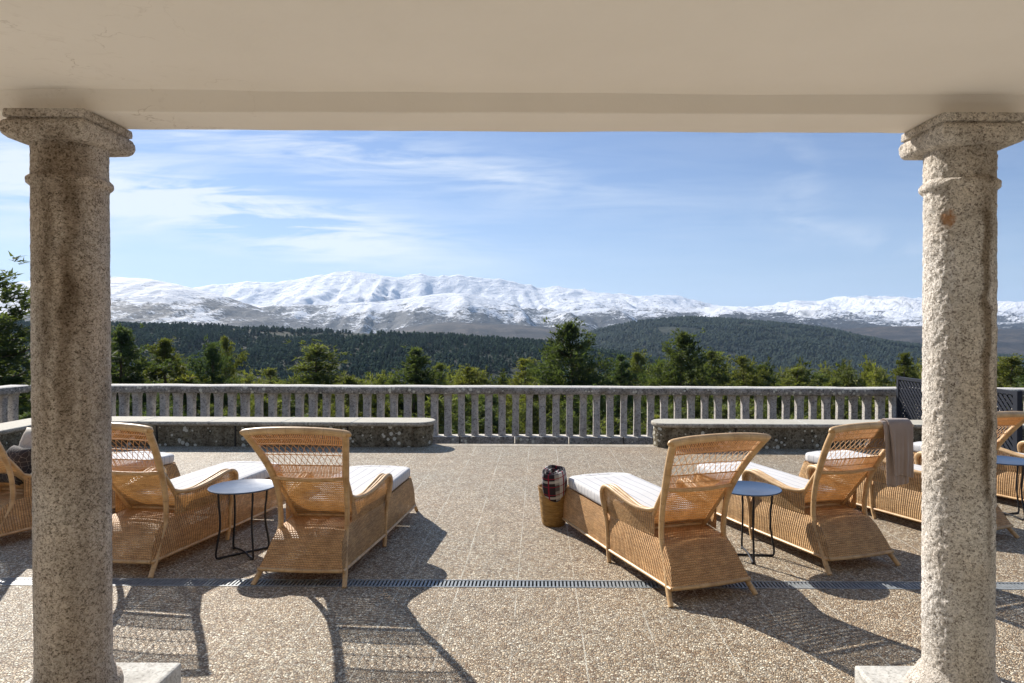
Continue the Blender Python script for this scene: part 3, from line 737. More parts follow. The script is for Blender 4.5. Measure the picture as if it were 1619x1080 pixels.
    for sg in (-1, 1): m.tube([(sg*a, b, c) for a, b, c in INN], .0155, 8, 4)
    a = post_at(.66); m.tube([(-a.x, a.y-.004, a.z), (-a.x*.5, a.y-.016, a.z-.008), (0, a.y-.02, a.z-.010), (a.x*.5, a.y-.016, a.z-.008), (a.x, a.y-.004, a.z)], .0135, 8, 3)
    m.tube([(-.212, .428, .334), (.212, .428, .334)], .012, 8)
    m.build('back_frame', M['cane'], root, smooth=True)
    m = MB(); tp = [(-.345, -.098, .982), (-.326, -.092, .990), (-.2, -.098, 1.004), (0, -.102, 1.010), (.2, -.098, 1.004), (.326, -.092, .990), (.345, -.098, .982)]
    m.tube(tp, [.020, .0245, .0245, .0245, .0245, .0245, .020], 12, 3); m.build('top_rail', M['cane'], root, smooth=True, autosmooth=60)
    # lower back weave
    P = []; UV = []
    for w in np.linspace(0, 1, 9):
        y, z, hw = .424-.268*w, .33+.325*w, .210+.034*w
        P.append([(hw*x, y+.010*(x*x-1)*-1, z) for x in np.linspace(-1, 1, 11)]); UV.append([(hw*x, w*.35) for x in np.linspace(-1, 1, 11)])
    m = MB(); m.grid(P, UV); m.build('back_weave', M['weave_back'], root, smooth=True)
    # open upper back: S(a, z)
    def S(a, z, off=0):
        q = post_at(z); top = .012*(1-a*a)*max(0, (z-.7)/.285)
        return Vector((q.x*a, q.y+.012*a*a-.012+off, z+top))
    m = MB(); r0 = .0021
    def strand(a0, z0, a1, z1, r=r0, off=0, sg=3):
        k = max(2, int(abs(z1-z0)/.03)+1); m.tube([S(a0+(a1-a0)*t/k, z0+(z1-z0)*t/k, off) for t in range(k+1)], r, sg, 0, False)
    N = 52
    for i in range(N):
        a = -1+2*(i+.5)/N; j = rnd.uniform(-.006, .006)
        strand(a, .66, a+j+.01, .752, .0035, 0, 4); strand(a, .905, a+j, .985, .0035, 0, 4)
    for z, r in ((.752, .0034), (.829, .0034), (.905, .0034), (.756, .002), (.901, .002), (.70, .0024), (.943, .0022)):
        m.tube([S(a, z, -.002) for a in np.linspace(-1, 1, 13)], r, 5, 0, False)
    N = 14
    for (z0, z1) in ((.752, .829), (.829, .905)):
        for i in range(N+1):
            a = -1+2*i/N
            for d in (1, -1):
                b = a+d*2/N*1.0
                if -1.001 <= b <= 1.001: strand(a, z0, b, z1, .0021, .001*d)
            if i % 1 == 0 and False: strand(a, z0, a, z1)
    m.build('open_lattice', M['strand'], root, smooth=True)
    # arms
    ARM = [(.232, .285, .505), (.250, .345, .484), (.281, .44, .480), (.304, .56, .497), (.320, .68, .522), (.328, .775, .540), (.332, .845, .535), (.333, .885, .505), (.331, .893, .455), (.325, .880, .395), (.317, .862, .335), (.310, .848, .27), (.306, .842, .18), (.304, .840, .10)]
    wd = [0, .25, .55, .9, 1, 1, .95, .85, .6, .3, .1, 0, 0, 0]
    for sg in (-1, 1):
        m = MB()
        for q, rr in ((0, .0145), (-.026, .013), (-.051, .0145)):
            pts = []; rs = []
            for (x, y, z), w in zip(ARM, wd):
                pts.append((sg*(x+q*w), y-(.004 if q else 0), z-(0 if abs(q) != .026 else .003))); rs.append(rr)
            n = len(ARM) if q == 0 else 11
            m.tube(pts[:n], rs[:n], 9, 4)
        m.build('armrest', M['cane'], root, smooth=True)
        # arm side weave
        P = []; UV = []; L = 0; prev = None
        ac, _ = crom([Vector(p) for p in ARM[:10]], [0]*10, 4)
        for p in ac:
            if p.y < .29: continue
            w0 = Vector((tw(min(p.y, .86))+.006, min(p.y, .855), .325)); 
            if prev: L += max(0.004, (p-prev).length)
            prev = p; row = []; ur = []
            for k in range(6): q = w0+(p-w0)*k/5; row.append((sg*(q.x-.001), q.y, q.z)); ur.append((p.y, q.z))
            P.append(row); UV.append(ur)
        m = MB(); m.grid(P, UV); m.build('arm_panel', M['weave_side'], root, smooth=True)
    # cushion
    m = MB(); z0, z1 = .342, .428; nY, nX = 40, 17; loops = []
    def outl(ins, z, puff=0):
        pts = []; rc = .095
        def wq(y): return (tw(y)-.004 if y > .4 else tw(y)-.012)-ins
        yl = list(np.linspace(.452+ins, FOOT-.005-rc, 22)); 
        Rr = [(wq(y), y) for y in yl]+[(wq(1.6)-rc+rc*math.cos(PI/2*j/8)+0, FOOT-.005-ins-rc+rc*math.sin(PI/2*j/8)) for j in range(1, 9)]
        Rr += [(x, FOOT-.005-ins) for x in (.12, .04)]
        full = Rr+[(-x, y) for x, y in Rr][::-1]
        rear = [(x, .452+ins) for x in np.linspace(-.18, .18, 7)]
        return [(x, y, z) for x, y in full+rear]
    secs = [(.02, z0), (.004, z0+.008), (0, z0+.025), (0, z1-.022), (.003, z1-.010), (.010, z1-.003), (.022, z1)]
    loops = [outl(a, z) for a, z in secs]
    per = 0; pl = [0]
    for a, b in zip(loops[2], loops[2][1:]+loops[2][:1]): per += math.dist(a, b); pl.append(per)
    P = [[lp[i] for lp in loops] for i in range(len(loops[0]))]
    UV = [[(lp[i][0], lp[i][1] if True else 0) for lp in loops] for i in range(len(loops[0]))]
    P.append(P[0]); UV.append(UV[0]); m.grid(P, UV)
    # top surface: rows across using left/right pairs
    tl = loops[-1]; nr = len(tl)-7; half = nr//2; rows = []
    for i in range(half):
        a = Vector(tl[i]); b = Vector(tl[nr-1-i]); row = []
        for t in np.linspace(0, 1, 15):
            q = a+(b-a)*t; e = min(1, min(t, 1-t)*6); dome = .004*e+.0035*math.sin(q.y*7+seed)*e
            row.append((q.x, q.y, q.z+dome))
        rows.append(row)
    m.grid(rows, [[(p[0], p[1]) for p in row] for row in rows])
    m.build('cushion', M['cushion'], root, smooth=True, merge=True)
def lounger(x, y, head):
    return (x, y, head)
proto = empty('wicker_lounger', (0, 0, 0)); lounger_meshes(proto, 1)
GL = 'wicker loungers set out on the terrace'
LS = [(-1.535, 4.405, 4.0, 'wicker lounger just left of the open aisle, its foot beside the gap'),
      (-2.855, 4.580, 8.3, 'wicker lounger right behind the left column, beside the pale topped table'),
      (-4.33, 5.12, 18.0, 'wicker lounger cut off by the left edge, with two scatter pillows'),
      (1.065, 4.20, -19.5, 'wicker lounger just right of the open aisle, straw basket at its foot'),
      (2.245, 4.745, -18.7, 'wicker lounger with a taupe blanket over its backrest'),
      (3.55, 5.39, -21.6, 'wicker lounger mostly behind the right column, backrest showing on its right'),
      (4.97, 6.03, -23.0, 'farthest wicker lounger at the right edge, behind the half hidden table')]
LR = []
for i, (x, y, h, lab) in enumerate(LS):
    o = proto if i == 0 else copy_tree(proto)
    o.location = (x, y, 0.0005); o.rotation_euler = (0, 0, -R(h)); tag(o, lab, 'lounger', GL); LR.append(o)
def L2W(i, p):
    x, y, h, _ = LS[i]; return Matrix.Translation((x, y, 0)) @ Matrix.Rotation(-R(h), 4, 'Z') @ Vector(p)

# ------------------------------------------------------------------ side tables
def table_build():
    t = empty('side_table'); m = MB(); Rt = .236
    m.lathe([(.0005, .4895), (Rt-.006, .4895), (Rt, .4925), (Rt, .4985), (Rt-.003, .5005), (Rt-.010, .4995), (Rt-.014, .4975), (.0005, .4975)], 64)
    m.build('table_top', M['table_top'], t, smooth=True, autosmooth=35)
    for base_a in (14, 104):
        m = MB()
        for a in (base_a,):
            c, s = math.cos(R(a)), math.sin(R(a)); r_ = .0075
            pr = [(.175, .489), (.172, .40), (.162, .30), (.165, .20), (.182, .10), (.190, .04), (.184, .012), (.165, .0085), (.0, .0085 if base_a < 90 else .0235)]
            pts = [(c*a_, s*a_, z) for a_, z in pr]; pts += [(-c*a_, -s*a_, z) for a_, z in pr[:-1]][::-1]
            m.tube(pts, r_, 8, 3)
            for k in (-1, 1): m.box(c*k*.165-.012, c*k*.165+.012, s*k*.165-.012, s*k*.165+.012, .0005, .006)
        m.build('leg_loop', M['table_leg'], t, smooth=True, autosmooth=50)
    m = MB(); m.tube([(.15*math.cos(R(a)), .15*math.sin(R(a)), .484) for a in range(0, 361, 15)], .006, 6); m.build('under_ring', M['table_leg'], t)
    return t
tb = table_build()
TS = [(-2.165, 5.0, 30, 'round side table with a pale reflecting top between the left loungers'),
      (1.535, 5.01, -18, 'round blue side table between the loungers right of the aisle'),
      (4.19, 6.15, 5, 'round blue side table half cut off by the right edge')]
for i, (x, y, a, lab) in enumerate(TS):
    o = tb if i == 0 else copy_tree(tb); o.location = (x, y, 0); o.rotation_euler = (0, 0, R(a)); tag(o, lab, 'side table', 'round metal side tables')

# ------------------------------------------------------------------ basket and rolled plaid blanket
def mat_plaid():
    k = NT('plaid_wool'); s = k.sep(k.tc.outputs['UV'])
    def band(v, per, a, b):
        f = k.math('FRACT', k.math('DIVIDE', v, per)); return k.math('MULTIPLY', k.math('GREATER_THAN', f, a), k.math('LESS_THAN', f, b))
    c = k.mix(band(s[0], .16, .05, .45), (.30, .29, .28), (.035, .03, .035))
    c = k.mix(k.math('MULTIPLY', band(s[1], .15, .30, .68), .75), c, (.04, .03, .035))
    c = k.mix(k.math('MULTIPLY', band(s[0], .16, .60, .78), .8), c, (.62, .60, .57))
    c = k.mix(k.math('MULTIPLY', band(s[1], .15, .80, .95), .6), c, (.62, .60, .57))
    c = k.mix(band(s[0], .08, .44, .52), c, (.26, .025, .045)); c = k.mix(band(s[1], .075, .1, .18), c, (.26, .025, .045))
    k.base(c); k.rough(.95); k.spec(.05); k.bump(k.noise(k.mapping('Object'), 120, 4), .4, .004); return k.m
M['plaid'] = mat_plaid()
def basket():
    x, y = .128, 5.80; r = empty('straw_basket', (x, y, 0), 0, 'tapered golden straw basket at the foot of a lounger', 'basket')
    P = []; UV = []
    for k in range(61):
        a = 2*PI*(k % 60)/60; row = []; uv = []
        for i in range(33):
            z = .004+.316*i/32; rr = .092+.040*(i/32)**.8+.004*abs(math.sin(i/32*PI*7))*(1+.3*math.sin(a*3)); n = (float(fbm(math.cos(a)*4+z*20, math.sin(a)*4, 3, 4))-.5)*.006
            row.append(((rr+n)*math.cos(a), (rr+n)*math.sin(a), z)); uv.append((a*.12, z))
        for i in range(24, -1, -2):
            z = .004+.316*(i+8)/32-.001; rr = .086+.040*((i+8)/32)**.8; row.append((rr*math.cos(a), rr*math.sin(a), z)); uv.append((a*.12, z))
        row.append((.001, 0, .02)); uv.append((0, 0)); P.append(row); UV.append(uv)
    m = MB(); m.grid(P, UV); m.build('body', M['basket'], r, smooth=True)
    m = MB(); m.tube([(.130*math.cos(a), .130*math.sin(a), .321+.002*math.sin(a*9)) for a in np.linspace(0, 2*PI, 41)], .0075, 7); m.build('rim', M['basket'], r, smooth=True)
    # rolled blanket: spiral sheet
    b = empty('plaid_blanket', (x+.014, y-.01, .15), 0, 'rolled red, grey and white plaid blanket sticking out of the basket', 'blanket')
    b.rotation_euler = (R(17), R(-11), R(20)); b.scale = (1.12, 1.12, 1.0)
    P = []; UV = []; n = 150
    th = .016
    for i in range(n+1):
        t = i/n; a = t*2*PI*3.1; rr = .024+.062*t; row = []; uv = []
        for j in range(13):
            z = .35*j/12; w = (.80+.2*min(1, j/7))*(1+.06*math.sin(a*2+z*9)-.10*(j/12)**6)
            sq = 1+.10*math.cos(2*a+.6)
            row.append((rr*w*sq*math.cos(a), rr*w*math.sin(a)*1.02, z+.010*math.sin(a*1.5)*(j/12)+.012*t)); uv.append((t*1.0, z))
        P.append(row); UV.append(uv)
    m = MB(); m.grid(P, UV); o = m.build('roll', M['plaid'], b, smooth=True)
    s = o.modifiers.new('thick', 'SOLIDIFY'); s.thickness = .011; s.offset = 0
    m = MB()
basket()

# ------------------------------------------------------------------ taupe blanket on lounger 4
def mat_taupe():
    k = NT('taupe_wool'); p = k.mapping('Object'); c = k.ramp(k.noise(p, 5, 4), [(.3, (.28, .21, .165)), (.7, (.36, .275, .225))])
    k.base(c); k.rough(.85); k.b.inputs['Sheen Weight'].default_value = .3; k.bump(k.math('ADD', k.noise(p, 14, 4), k.math('MULTIPLY', k.noise(p, 260, 2), .2)), .4, .01); return k.m
M['taupe'] = mat_taupe()
def throw():
    o_ = L2W(4, (0, 0, 0)); r = empty('folded_blanket', o_, -R(LS[4][2]), 'taupe wool blanket folded over the corner of a backrest', 'blanket')
    def drape(x0, x1, front, back, off, sd, name):
        P = []; UV = []; cy, cz = -.099, 1.004
        for xx in np.linspace(0, 1, 22):
            x = x0+(x1-x0)*xx; row = []; uv = []; rr = .0265+off; zc = cz-.5*max(0, abs(x)-.18)*.1
            prof = []
            for t in np.linspace(front, 0, 9)[:-1]: prof.append((rr+t*.50*1.0, -t*.86, t))           # front, follows leaning back
            for a in np.linspace(0, PI, 9): prof.append((rr*math.cos(a), rr*math.sin(a), 0))
            for t in np.linspace(0, back, 16)[1:]: prof.append((-rr-.004-.01*t, -t, t))
            s = 0
            for i, (py, pz, t) in enumerate(prof):
                f = .010*math.sin(xx*9+sd+t*3)*min(1, t*5)+.006*math.sin(xx*23+sd*2+t*5)*min(1, t*4)
                nar = 1-.16*min(1, max(0, t-.03)*3)*(1 if py < 0 else .5)
                s += .02; row.append((x0+(x1-x0)*(.5+(xx-.5)*nar)+.012*t, cy+py+(-abs(f) if py < 0 else 0)*1.2+(f*.3 if t else 0), zc+pz-.012*math.sin(xx*3+sd)*(t/back if py < 0 else 0))); uv.append((x, s))
            P.append(row); UV.append(uv)
        m = MB(); m.grid(P, UV); o = m.build(name, M['taupe'], r, smooth=True); q = o.modifiers.new('thick', 'SOLIDIFY'); q.thickness = .009; q.offset = 0
        q = o.modifiers.new('sub', 'SUBSURF'); q.levels = 1; q.render_levels = 1
    drape(.055, .275, .22, .40, .006, 1, 'under_layer'); drape(.092, .298, .20, .345, .020, 4, 'upper_layer')
throw()

# ------------------------------------------------------------------ pillows on the far left lounger
def mat_pillow(name, a, b, sc_):
    k = NT(name); p = k.mapping('Object'); v = k.vor(p, sc_, 'DISTANCE_TO_EDGE'); c = k.mix(k.ramp(v, [(0, 1), (.045, 0)]), a, b)
    k.base(c); k.rough(.9); k.bump(k.noise(p, 30, 4), .4, .005); return k.m
def pillow(i, pos, tilt, yaw, sz, mat, label):
    r = L2W(i, pos); m = MB(); n = 14
    for sg in (1, -1):
        P = []
        for a in range(n+1):
            row = []
            for b in range(n+1):
                u, v = -1+2*a/n, -1+2*b/n; e = max(0, (1-u**4)*(1-v**4)); pin = 1-.07*(1-abs(u*v))*(abs(u)**6+abs(v)**6)
                row.append((u*sz*.5*pin, sg*.075*e**.55, v*sz*.5*pin))
            P.append(row if sg > 0 else row[::-1])
        m.grid(P)
    o = m.build('scatter_pillow', mat, None, smooth=True, merge=True); o.location = r; o.rotation_euler = (tilt, 0, yaw); tag(o, label, 'pillow', 'scatter pillows on the left lounger')
M['pil1'] = mat_pillow('beige_linen', (.52, .47, .39), (.40, .35, .29), 16); M['pil2'] = mat_pillow('dark_pattern', (.035, .03, .03), (.22, .19, .16), 24)
pillow(2, (.06, .545, .635), R(-24), -R(LS[2][2])+R(12), .40, M['pil1'], 'beige scatter pillow leaning on the far left lounger')
pillow(2, (.0, .40, .545), R(-26), -R(LS[2][2])-R(4), .31, M['pil2'], 'dark patterned scatter pillow tucked behind the beige one')

# ------------------------------------------------------------------ terrain
def px2(px, py, D): return ((px-853)*D/1079.0, EYE+(522-py)*D/1079.0)
def range_mesh(name, prof, D, front, back, foot, mat, nx, ny, amp, frq, seed, ridge_amp=0, smooth_pow=1.0, spur=0):
    pts = [px2(a, b, D) for a, b in prof]; X = np.array([p[0] for p in pts]); Z = np.array([p[1] for p in pts])
    xs = np.linspace(X[0], X[-1], nx); ridge = np.interp(xs, X, Z)
    k = 5; ker = np.ones(k)/k; ridge = np.convolve(np.pad(ridge, k//2, mode='edge'), ker, 'valid')
    ys = np.concatenate([np.linspace(front, D, ny), np.linspace(D, back, max(4, ny//4))[1:]])
    XX, YY = np.meshgrid(xs, ys, indexing='ij'); RR = np.repeat(ridge[:, None], len(ys), 1)
    t = np.clip((YY-front)/(D-front), 0, 1); tb = np.clip((back-YY)/(back-D), 0, 1)
    w = np.where(YY <= D, t, tb); prof_ = w**smooth_pow*(3-2*w)/(1.0) if False else w**smooth_pow
    n = fbm(XX*frq, YY*frq, 7, seed, .55, True)-.5; n2 = fbm(XX*frq*.35+5, YY*frq*.35, 3, seed+9)-.5
    dome = np.sin(np.clip(w, 0, 1)*PI)**.7
    H = foot+(RR-foot)*prof_ + amp*n*(dome*.9+.06) + amp*1.3*n2*dome
    if spur:
        sp = fbm(XX*frq*1.8+YY*frq*.25, YY*frq*.18, 5, seed+31, .55, True)-.6; H = H+spur*sp*np.sin(w*PI)**.8
    if ridge_amp: H = H+ridge_amp*(fbm(XX*frq*6, YY*frq*2, 4, seed+4, .6, True)-.6)*np.clip(w*2-1, 0, 1)
    V = np.stack([XX, YY, H], -1).reshape(-1, 3); ny_ = len(ys)
    i, j = np.meshgrid(np.arange(nx-1), np.arange(ny_-1), indexing='ij'); a = (i*ny_+j).ravel()
    F = np.stack([a, a+ny_, a+ny_+1, a+1], -1)
    me = bpy.data.meshes.new(name); me.from_pydata(V.tolist(), [], F.tolist()); me.materials.append(mat); me.polygons.foreach_set('use_smooth', [True]*len(me.polygons)); me.update()
    o = bpy.data.objects.new(name, me); C.objects.link(o); tag(o, kind='structure')
    def height(x, y):
        fi = np.clip((np.asarray(x)-xs[0])/(xs[-1]-xs[0])*(nx-1), 0, nx-1.001); fj = np.interp(y, ys, np.arange(ny_)); fj = np.clip(fj, 0, ny_-1.001)
        i0 = fi.astype(int); j0 = fj.astype(int); a = fi-i0; b = fj-j0
        return (H[i0, j0]*(1-a)+H[i0+1, j0]*a)*(1-b)+(H[i0, j0+1]*(1-a)+H[i0+1, j0+1]*a)*b
    return height
MAIN = [(-500, 470), (-200, 460), (0, 450), (60, 449), (130, 455), (200, 462), (300, 456), (340, 452), (400, 447), (440, 448), (470, 444), (500, 438), (530, 433), (550, 430), (575, 432), (600, 438), (625, 440), (650, 435), (665, 434), (690, 438), (720, 436), (738, 437), (760, 440), (790, 443), (820, 447), (860, 455), (880, 453), (905, 456), (920, 457), (950, 461), (990, 466), (1020, 468), (1050, 465), (1075, 468), (1110, 478), (1140, 481), (1180, 487), (1200, 485), (1235, 476), (1260, 471), (1280, 473), (1300, 472), (1320, 468), (1328, 464), (1340, 468), (1370, 466), (1385, 468), (1400, 464), (1430, 467), (1460, 470), (1500, 474), (1550, 478), (1619, 474), (1800, 480), (2100, 500)]
range_mesh('snowy_mountains', MAIN, 9000, 5600, 10500, -150, M['snow'], 620, 130, 190, 1/1400, 3, 60, .85, 520)
range_mesh('snowy_foothills', [(-300, 520), (100, 515), (300, 500), (400, 488), (450, 482), (520, 484), (600, 478), (650, 472), (700, 464), (740, 464), (790, 476), (830, 490), (870, 500), (905, 492), (950, 485), (1000, 488), (1060, 484), (1130, 485), (1180, 492), (1250, 500), (1300, 507), (1350, 503), (1450, 500), (1500, 505), (1619, 508), (1900, 520)], 6600, 4700, 7600, -170, M['snow'], 420, 80, 90, 1/800, 8, 0, .8, 260)
range_mesh('left_snowy_hill', [(-500, 480), (-200, 470), (0, 462), (60, 455), (120, 446), (180, 441), (230, 443), (280, 452), (330, 464), (380, 479), (430, 496), (470, 509), (520, 524), (620, 545)], 5000, 3200, 6200, -150, M['snow'], 260, 90, 60, 1/600, 12, 8, .8, 150)
range_mesh('brown_valley_side', [(450, 560), (560, 535), (640, 519), (700, 510), (760, 511), (830, 515), (900, 520), (1000, 524), (1100, 520), (1300, 522), (1380, 514), (1460, 513), (1619, 518), (1800, 525)], 4300, 3300, 5200, -160, M['heath'], 300, 50, 30, 1/500, 15, 0, .7, 40)
hD = range_mesh('right_forest_hill', [(760, 590), (840, 562), (880, 546), (940, 524), (1000, 510), (1060, 504), (1100, 502), (1150, 505), (1200, 508), (1260, 515), (1320, 525), (1380, 536), (1450, 549), (1520, 557), (1619, 562), (1800, 575)], 2900, 1500, 3700, -190, M['hill'], 220, 90, 34, 1/330, 21, 0, .75, 46)
hF = range_mesh('left_forest_ridge', [(-700, 505), (-200, 512), (50, 517), (180, 518), (300, 520), (400, 522), (470, 526), (560, 528), (700, 534), (800, 540), (870, 545), (950, 558), (1050, 574), (1150, 592), (1300, 615), (1500, 640)], 1250, 480, 1600, -85, M['hill'], 260, 100, 16, 1/140, 27, 0, .7, 22)
def gz(x, y):
    y = np.asarray(y, float); return -5.2-.125*(y-12)-14*(1-np.exp(-np.maximum(y-60, 0)/160))+ (fbm(np.asarray(x)*.03, y*.03, 4, 50)-.5)*3
def near_ground():
    xs = np.linspace(-520, 620, 160); ys = np.concatenate([np.linspace(12.2, 80, 60), np.geomspace(82, 700, 50)])
    XX, YY = np.meshgrid(xs, ys, indexing='ij'); H = gz(XX, YY); V = np.stack([XX, YY, H], -1).reshape(-1, 3); n = len(ys)
    i, j = np.meshgrid(np.arange(len(xs)-1), np.arange(n-1), indexing='ij'); a = (i*n+j).ravel(); F = np.stack([a, a+n, a+n+1, a+1], -1)
    me = bpy.data.meshes.new('hillside_ground'); me.from_pydata(V.tolist(), [], F.tolist()); me.materials.append(M['slope']); me.polygons.foreach_set('use_smooth', [True]*len(me.polygons))
    tag(link(me, 'hillside_ground'), kind='structure')
def link(me, name):
    o = bpy.data.objects.new(name, me); C.objects.link(o); return o
near_ground()
m = MB(); m.add([(-22000, -6000, -200), (22000, -6000, -200), (22000, 24000, -200), (-22000, 24000, -200)], [(0, 1, 2, 3)]); tag(m.build('valley_ground', M['heath']), kind='structure')

# ------------------------------------------------------------------ scattered forest (stuff)
def mass(name, TV, TF, pos, hgt, wid, rot, mat, label=None, tints=None, lean=None):
    n = len(pos); nv = len(TV); T = np.array(TV); c, s = np.cos(rot), np.sin(rot)
    X = (T[None, :, 0]*c[:, None]-T[None, :, 1]*s[:, None])*wid[:, None]+pos[:, 0:1]
    Y = (T[None, :, 0]*s[:, None]+T[None, :, 1]*c[:, None])*wid[:, None]+pos[:, 1:2]
    Z = T[None, :, 2]*hgt[:, None]+pos[:, 2:3]
    V = np.stack([X, Y, Z], -1).reshape(-1, 3); F = (np.array(TF)[None]+(np.arange(n)*nv)[:, None, None]).reshape(-1, 3)
    me = bpy.data.meshes.new(name); me.vertices.add(len(V)); me.vertices.foreach_set('co', V.ravel()); me.loops.add(F.size); me.loops.foreach_set('vertex_index', F.ravel().astype(np.int32))
    me.polygons.add(len(F)); me.polygons.foreach_set('loop_start', np.arange(0, F.size, 3, dtype=np.int32)); me.polygons.foreach_set('loop_total', np.full(len(F), 3, dtype=np.int32))
    me.update(calc_edges=True); me.validate()
    at = me.attributes.new('tint', 'FLOAT', 'POINT'); tv = np.repeat(tints if tints is not None else rng.random(n), nv); at.data.foreach_set('value', np.clip(tv, 0, 1).astype(np.float32))
    me.materials.append(mat); o = link(me, name); tag(o, label, 'woodland' if label else None, None, 'stuff'); return o
def far_tree(seed, ns=7, tiers=3):
    r = np.random.default_rng(seed); V = []; F = []
    for t in range(tiers):
        z0 = .06+.80*t/tiers; z1 = min(1.0, z0+1.15/tiers); rad = (.33, .40, .33, .20)[min(3, int(t*4/tiers))]; o = len(V)
        V.append((r.normal(0, .03), r.normal(0, .03), z1))
        for k in range(ns):
            a = 2*PI*k/ns+r.uniform(-.3, .3); q = rad*r.uniform(.6, 1.25); V.append((q*math.cos(a), q*math.sin(a), z0+r.uniform(-.07, .10)))
        for k in range(ns): F.append((o, o+1+k, o+1+(k+1) % ns))
    return V, F
for q in range(3):
    V_, F_ = far_tree(q, 7, 4); n = 7500
    t = rng.random(n)**.85; y = 500+t*(1330-500); x = rng.uniform(-1.0, .55, n)*y*1.0
    z = hF(x, y); gap = fbm(x/70, y/70, 3, 77); keep = gap < .70+rng.random(n)*.05
    x, y, z = x[keep], y[keep], z[keep]; n = len(x); h = rng.uniform(5.5, 12, n)*(.8+.4*fbm(x/60, y/60, 2, 5))
    mass('ridge_forest', V_, F_, np.stack([x, y, z-.5], -1), h, h*rng.uniform(.65, 1.0, n), rng.uniform(0, 6.3, n), M['forest'], 'dense dark pine forest covering the long left ridge', rng.random(n)*.6+.4*fbm(x/40, y/40, 2, 9))
for q in range(2):
    V_, F_ = far_tree(10+q, 5, 2); n = 13000
    y = rng.uniform(1600, 3000, n); x = rng.uniform(-.02, .85, n)*y; z = hD(x, y); gap = fbm(x/160, y/160, 4, 78); keep = gap < .66+rng.random(n)*.05
    x, y, z = x[keep], y[keep], z[keep]; n = len(x); h = rng.uniform(8, 16, n)
    mass('hill_forest', V_, F_, np.stack([x, y, z-1], -1), h, h*rng.uniform(.9, 1.5, n), rng.uniform(0, 6.3, n), M['forest_far'], 'blue green forest covering the right hill below the snow', rng.random(n)*.6+.4*fbm(x/90, y/90, 2, 9))

# ------------------------------------------------------------------ pines
def pine(seed, H=10., W=2.0, tufts=2900, spiky=.5, low=.12, lf=.17, per=9):
    """returns trunk MB, crown arrays"""
    r = random.Random(seed); tr = MB(); cv = []; cf = []; tint = []
    bend = [(r.uniform(-.12, .12), r.uniform(-.12, .12)) for _ in range(6)]
    tp = []; x = y = 0
    for i in range(7):
        tp.append(Vector((x, y, H*.97*i/6))); x += bend[i % 6][0]; y += bend[i % 6][1]
    tpts, trr = crom(tp, [H*.016*(1-i/6.4) for i in range(7)], 4); tr.tube(tpts, trr, 8)
    def trunk(z):
        f = min(.999, z/(H*.97))*(len(tpts)-1); i = int(f); return tpts[i]+(tpts[min(i+1, len(tpts)-1)]-tpts[i])*(f-i)
    limbs = []; nl = 46
    for i in range(nl):
        u = (i+r.random())/nl; z = H*(low+(1-low-.02)*u); env = W*(1-u**2.3*.93)*(.62+.38*min(1, u*4)); L = env*r.uniform(.62, 1.12)
        a = i*2.39996+r.uniform(-.5, .5); up = .35+.85*u+r.uniform(-.12, .15); b = trunk(z)
        pts = [b]; d = Vector((math.cos(a), math.sin(a), up*.35)); p = b.copy(); K = 5
        for k in range(K):
            dd = Vector((d.x+r.uniform(-.14, .14), d.y+r.uniform(-.14, .14), d.z+up*.18*k)).normalized(); p = p+dd*(L/K); pts.append(p.copy())
        limbs.append((pts, L, u)); tr.tube(pts, [H*.0042*(1-u*.5)*(1-k/(K+.6)) for k in range(K+1)], 4, 0, False)
    tot = sum(l[1] for l in limbs)
    def tuft(p, size, d, tn):
        for k in range(per):
            a = Vector((r.gauss(0, 1), r.gauss(0, 1), r.gauss(0, 1)+.55)).normalized(); a = (a+d*.6).normalized(); L = size*r.uniform(.7, 1.35)
            s = a.cross(Vector((r.gauss(0, 1), r.gauss(0, 1), r.gauss(0, 1)))).normalized()*size*.17
            o = len(cv); b = p+Vector((r.gauss(0, 1), r.gauss(0, 1), r.gauss(0, 1)))*size*.30
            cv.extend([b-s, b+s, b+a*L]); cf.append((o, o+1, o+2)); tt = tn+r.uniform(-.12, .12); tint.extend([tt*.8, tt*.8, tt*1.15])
    for pts, L, u in limbs:
        n = max(8, int(tufts*L/tot)); cl = [(r.uniform(.30, 1.0), Vector((r.gauss(0, 1), r.gauss(0, 1), r.gauss(0, .95)))*L*.21) for _ in range(max(3, int(L*3.4)))]
        limb_t = r.uniform(.2, .8)
        for _ in range(n):
            if r.random() < .80: t, of = r.choice(cl); off = of+Vector((r.gauss(0, 1), r.gauss(0, 1), r.gauss(0, 1.2)))*lf*1.15
            else: t = r.uniform(.25, 1.0); off = Vector((r.gauss(0, 1), r.gauss(0, 1), r.gauss(0, .8)))*L*.13
            f = t*(len(pts)-1)*.999; i = int(f); p = pts[i]+(pts[i+1]-pts[i])*(f-i)+off*(.4+.6*t)
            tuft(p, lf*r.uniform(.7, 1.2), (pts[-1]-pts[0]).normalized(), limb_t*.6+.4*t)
    for _ in range(int(tufts*.03)):
        p = trunk(H*.95)+Vector((r.gauss(0, .10), r.gauss(0, .10), r.uniform(-.5, .45)))*W*.3; tuft(p, lf, Vector((0, 0, 1)), .8)
    return tr, cv, cf, tint
def pine_obj(seed, mat, **kw):
    tr, cv, cf, tn = pine(seed, **kw); root = empty('pine_tree'); tr.build('trunk', M['bark'], root, smooth=True)
    me = bpy.data.meshes.new('crown'); me.from_pydata([tuple(v) for v in cv], [], cf); at = me.attributes.new('tint', 'FLOAT', 'POINT'); at.data.foreach_set('value', np.clip(np.array(tn), 0, 1).astype(np.float32)); me.materials.append(mat)
    o = link(me, 'crown'); o.parent = root; return root
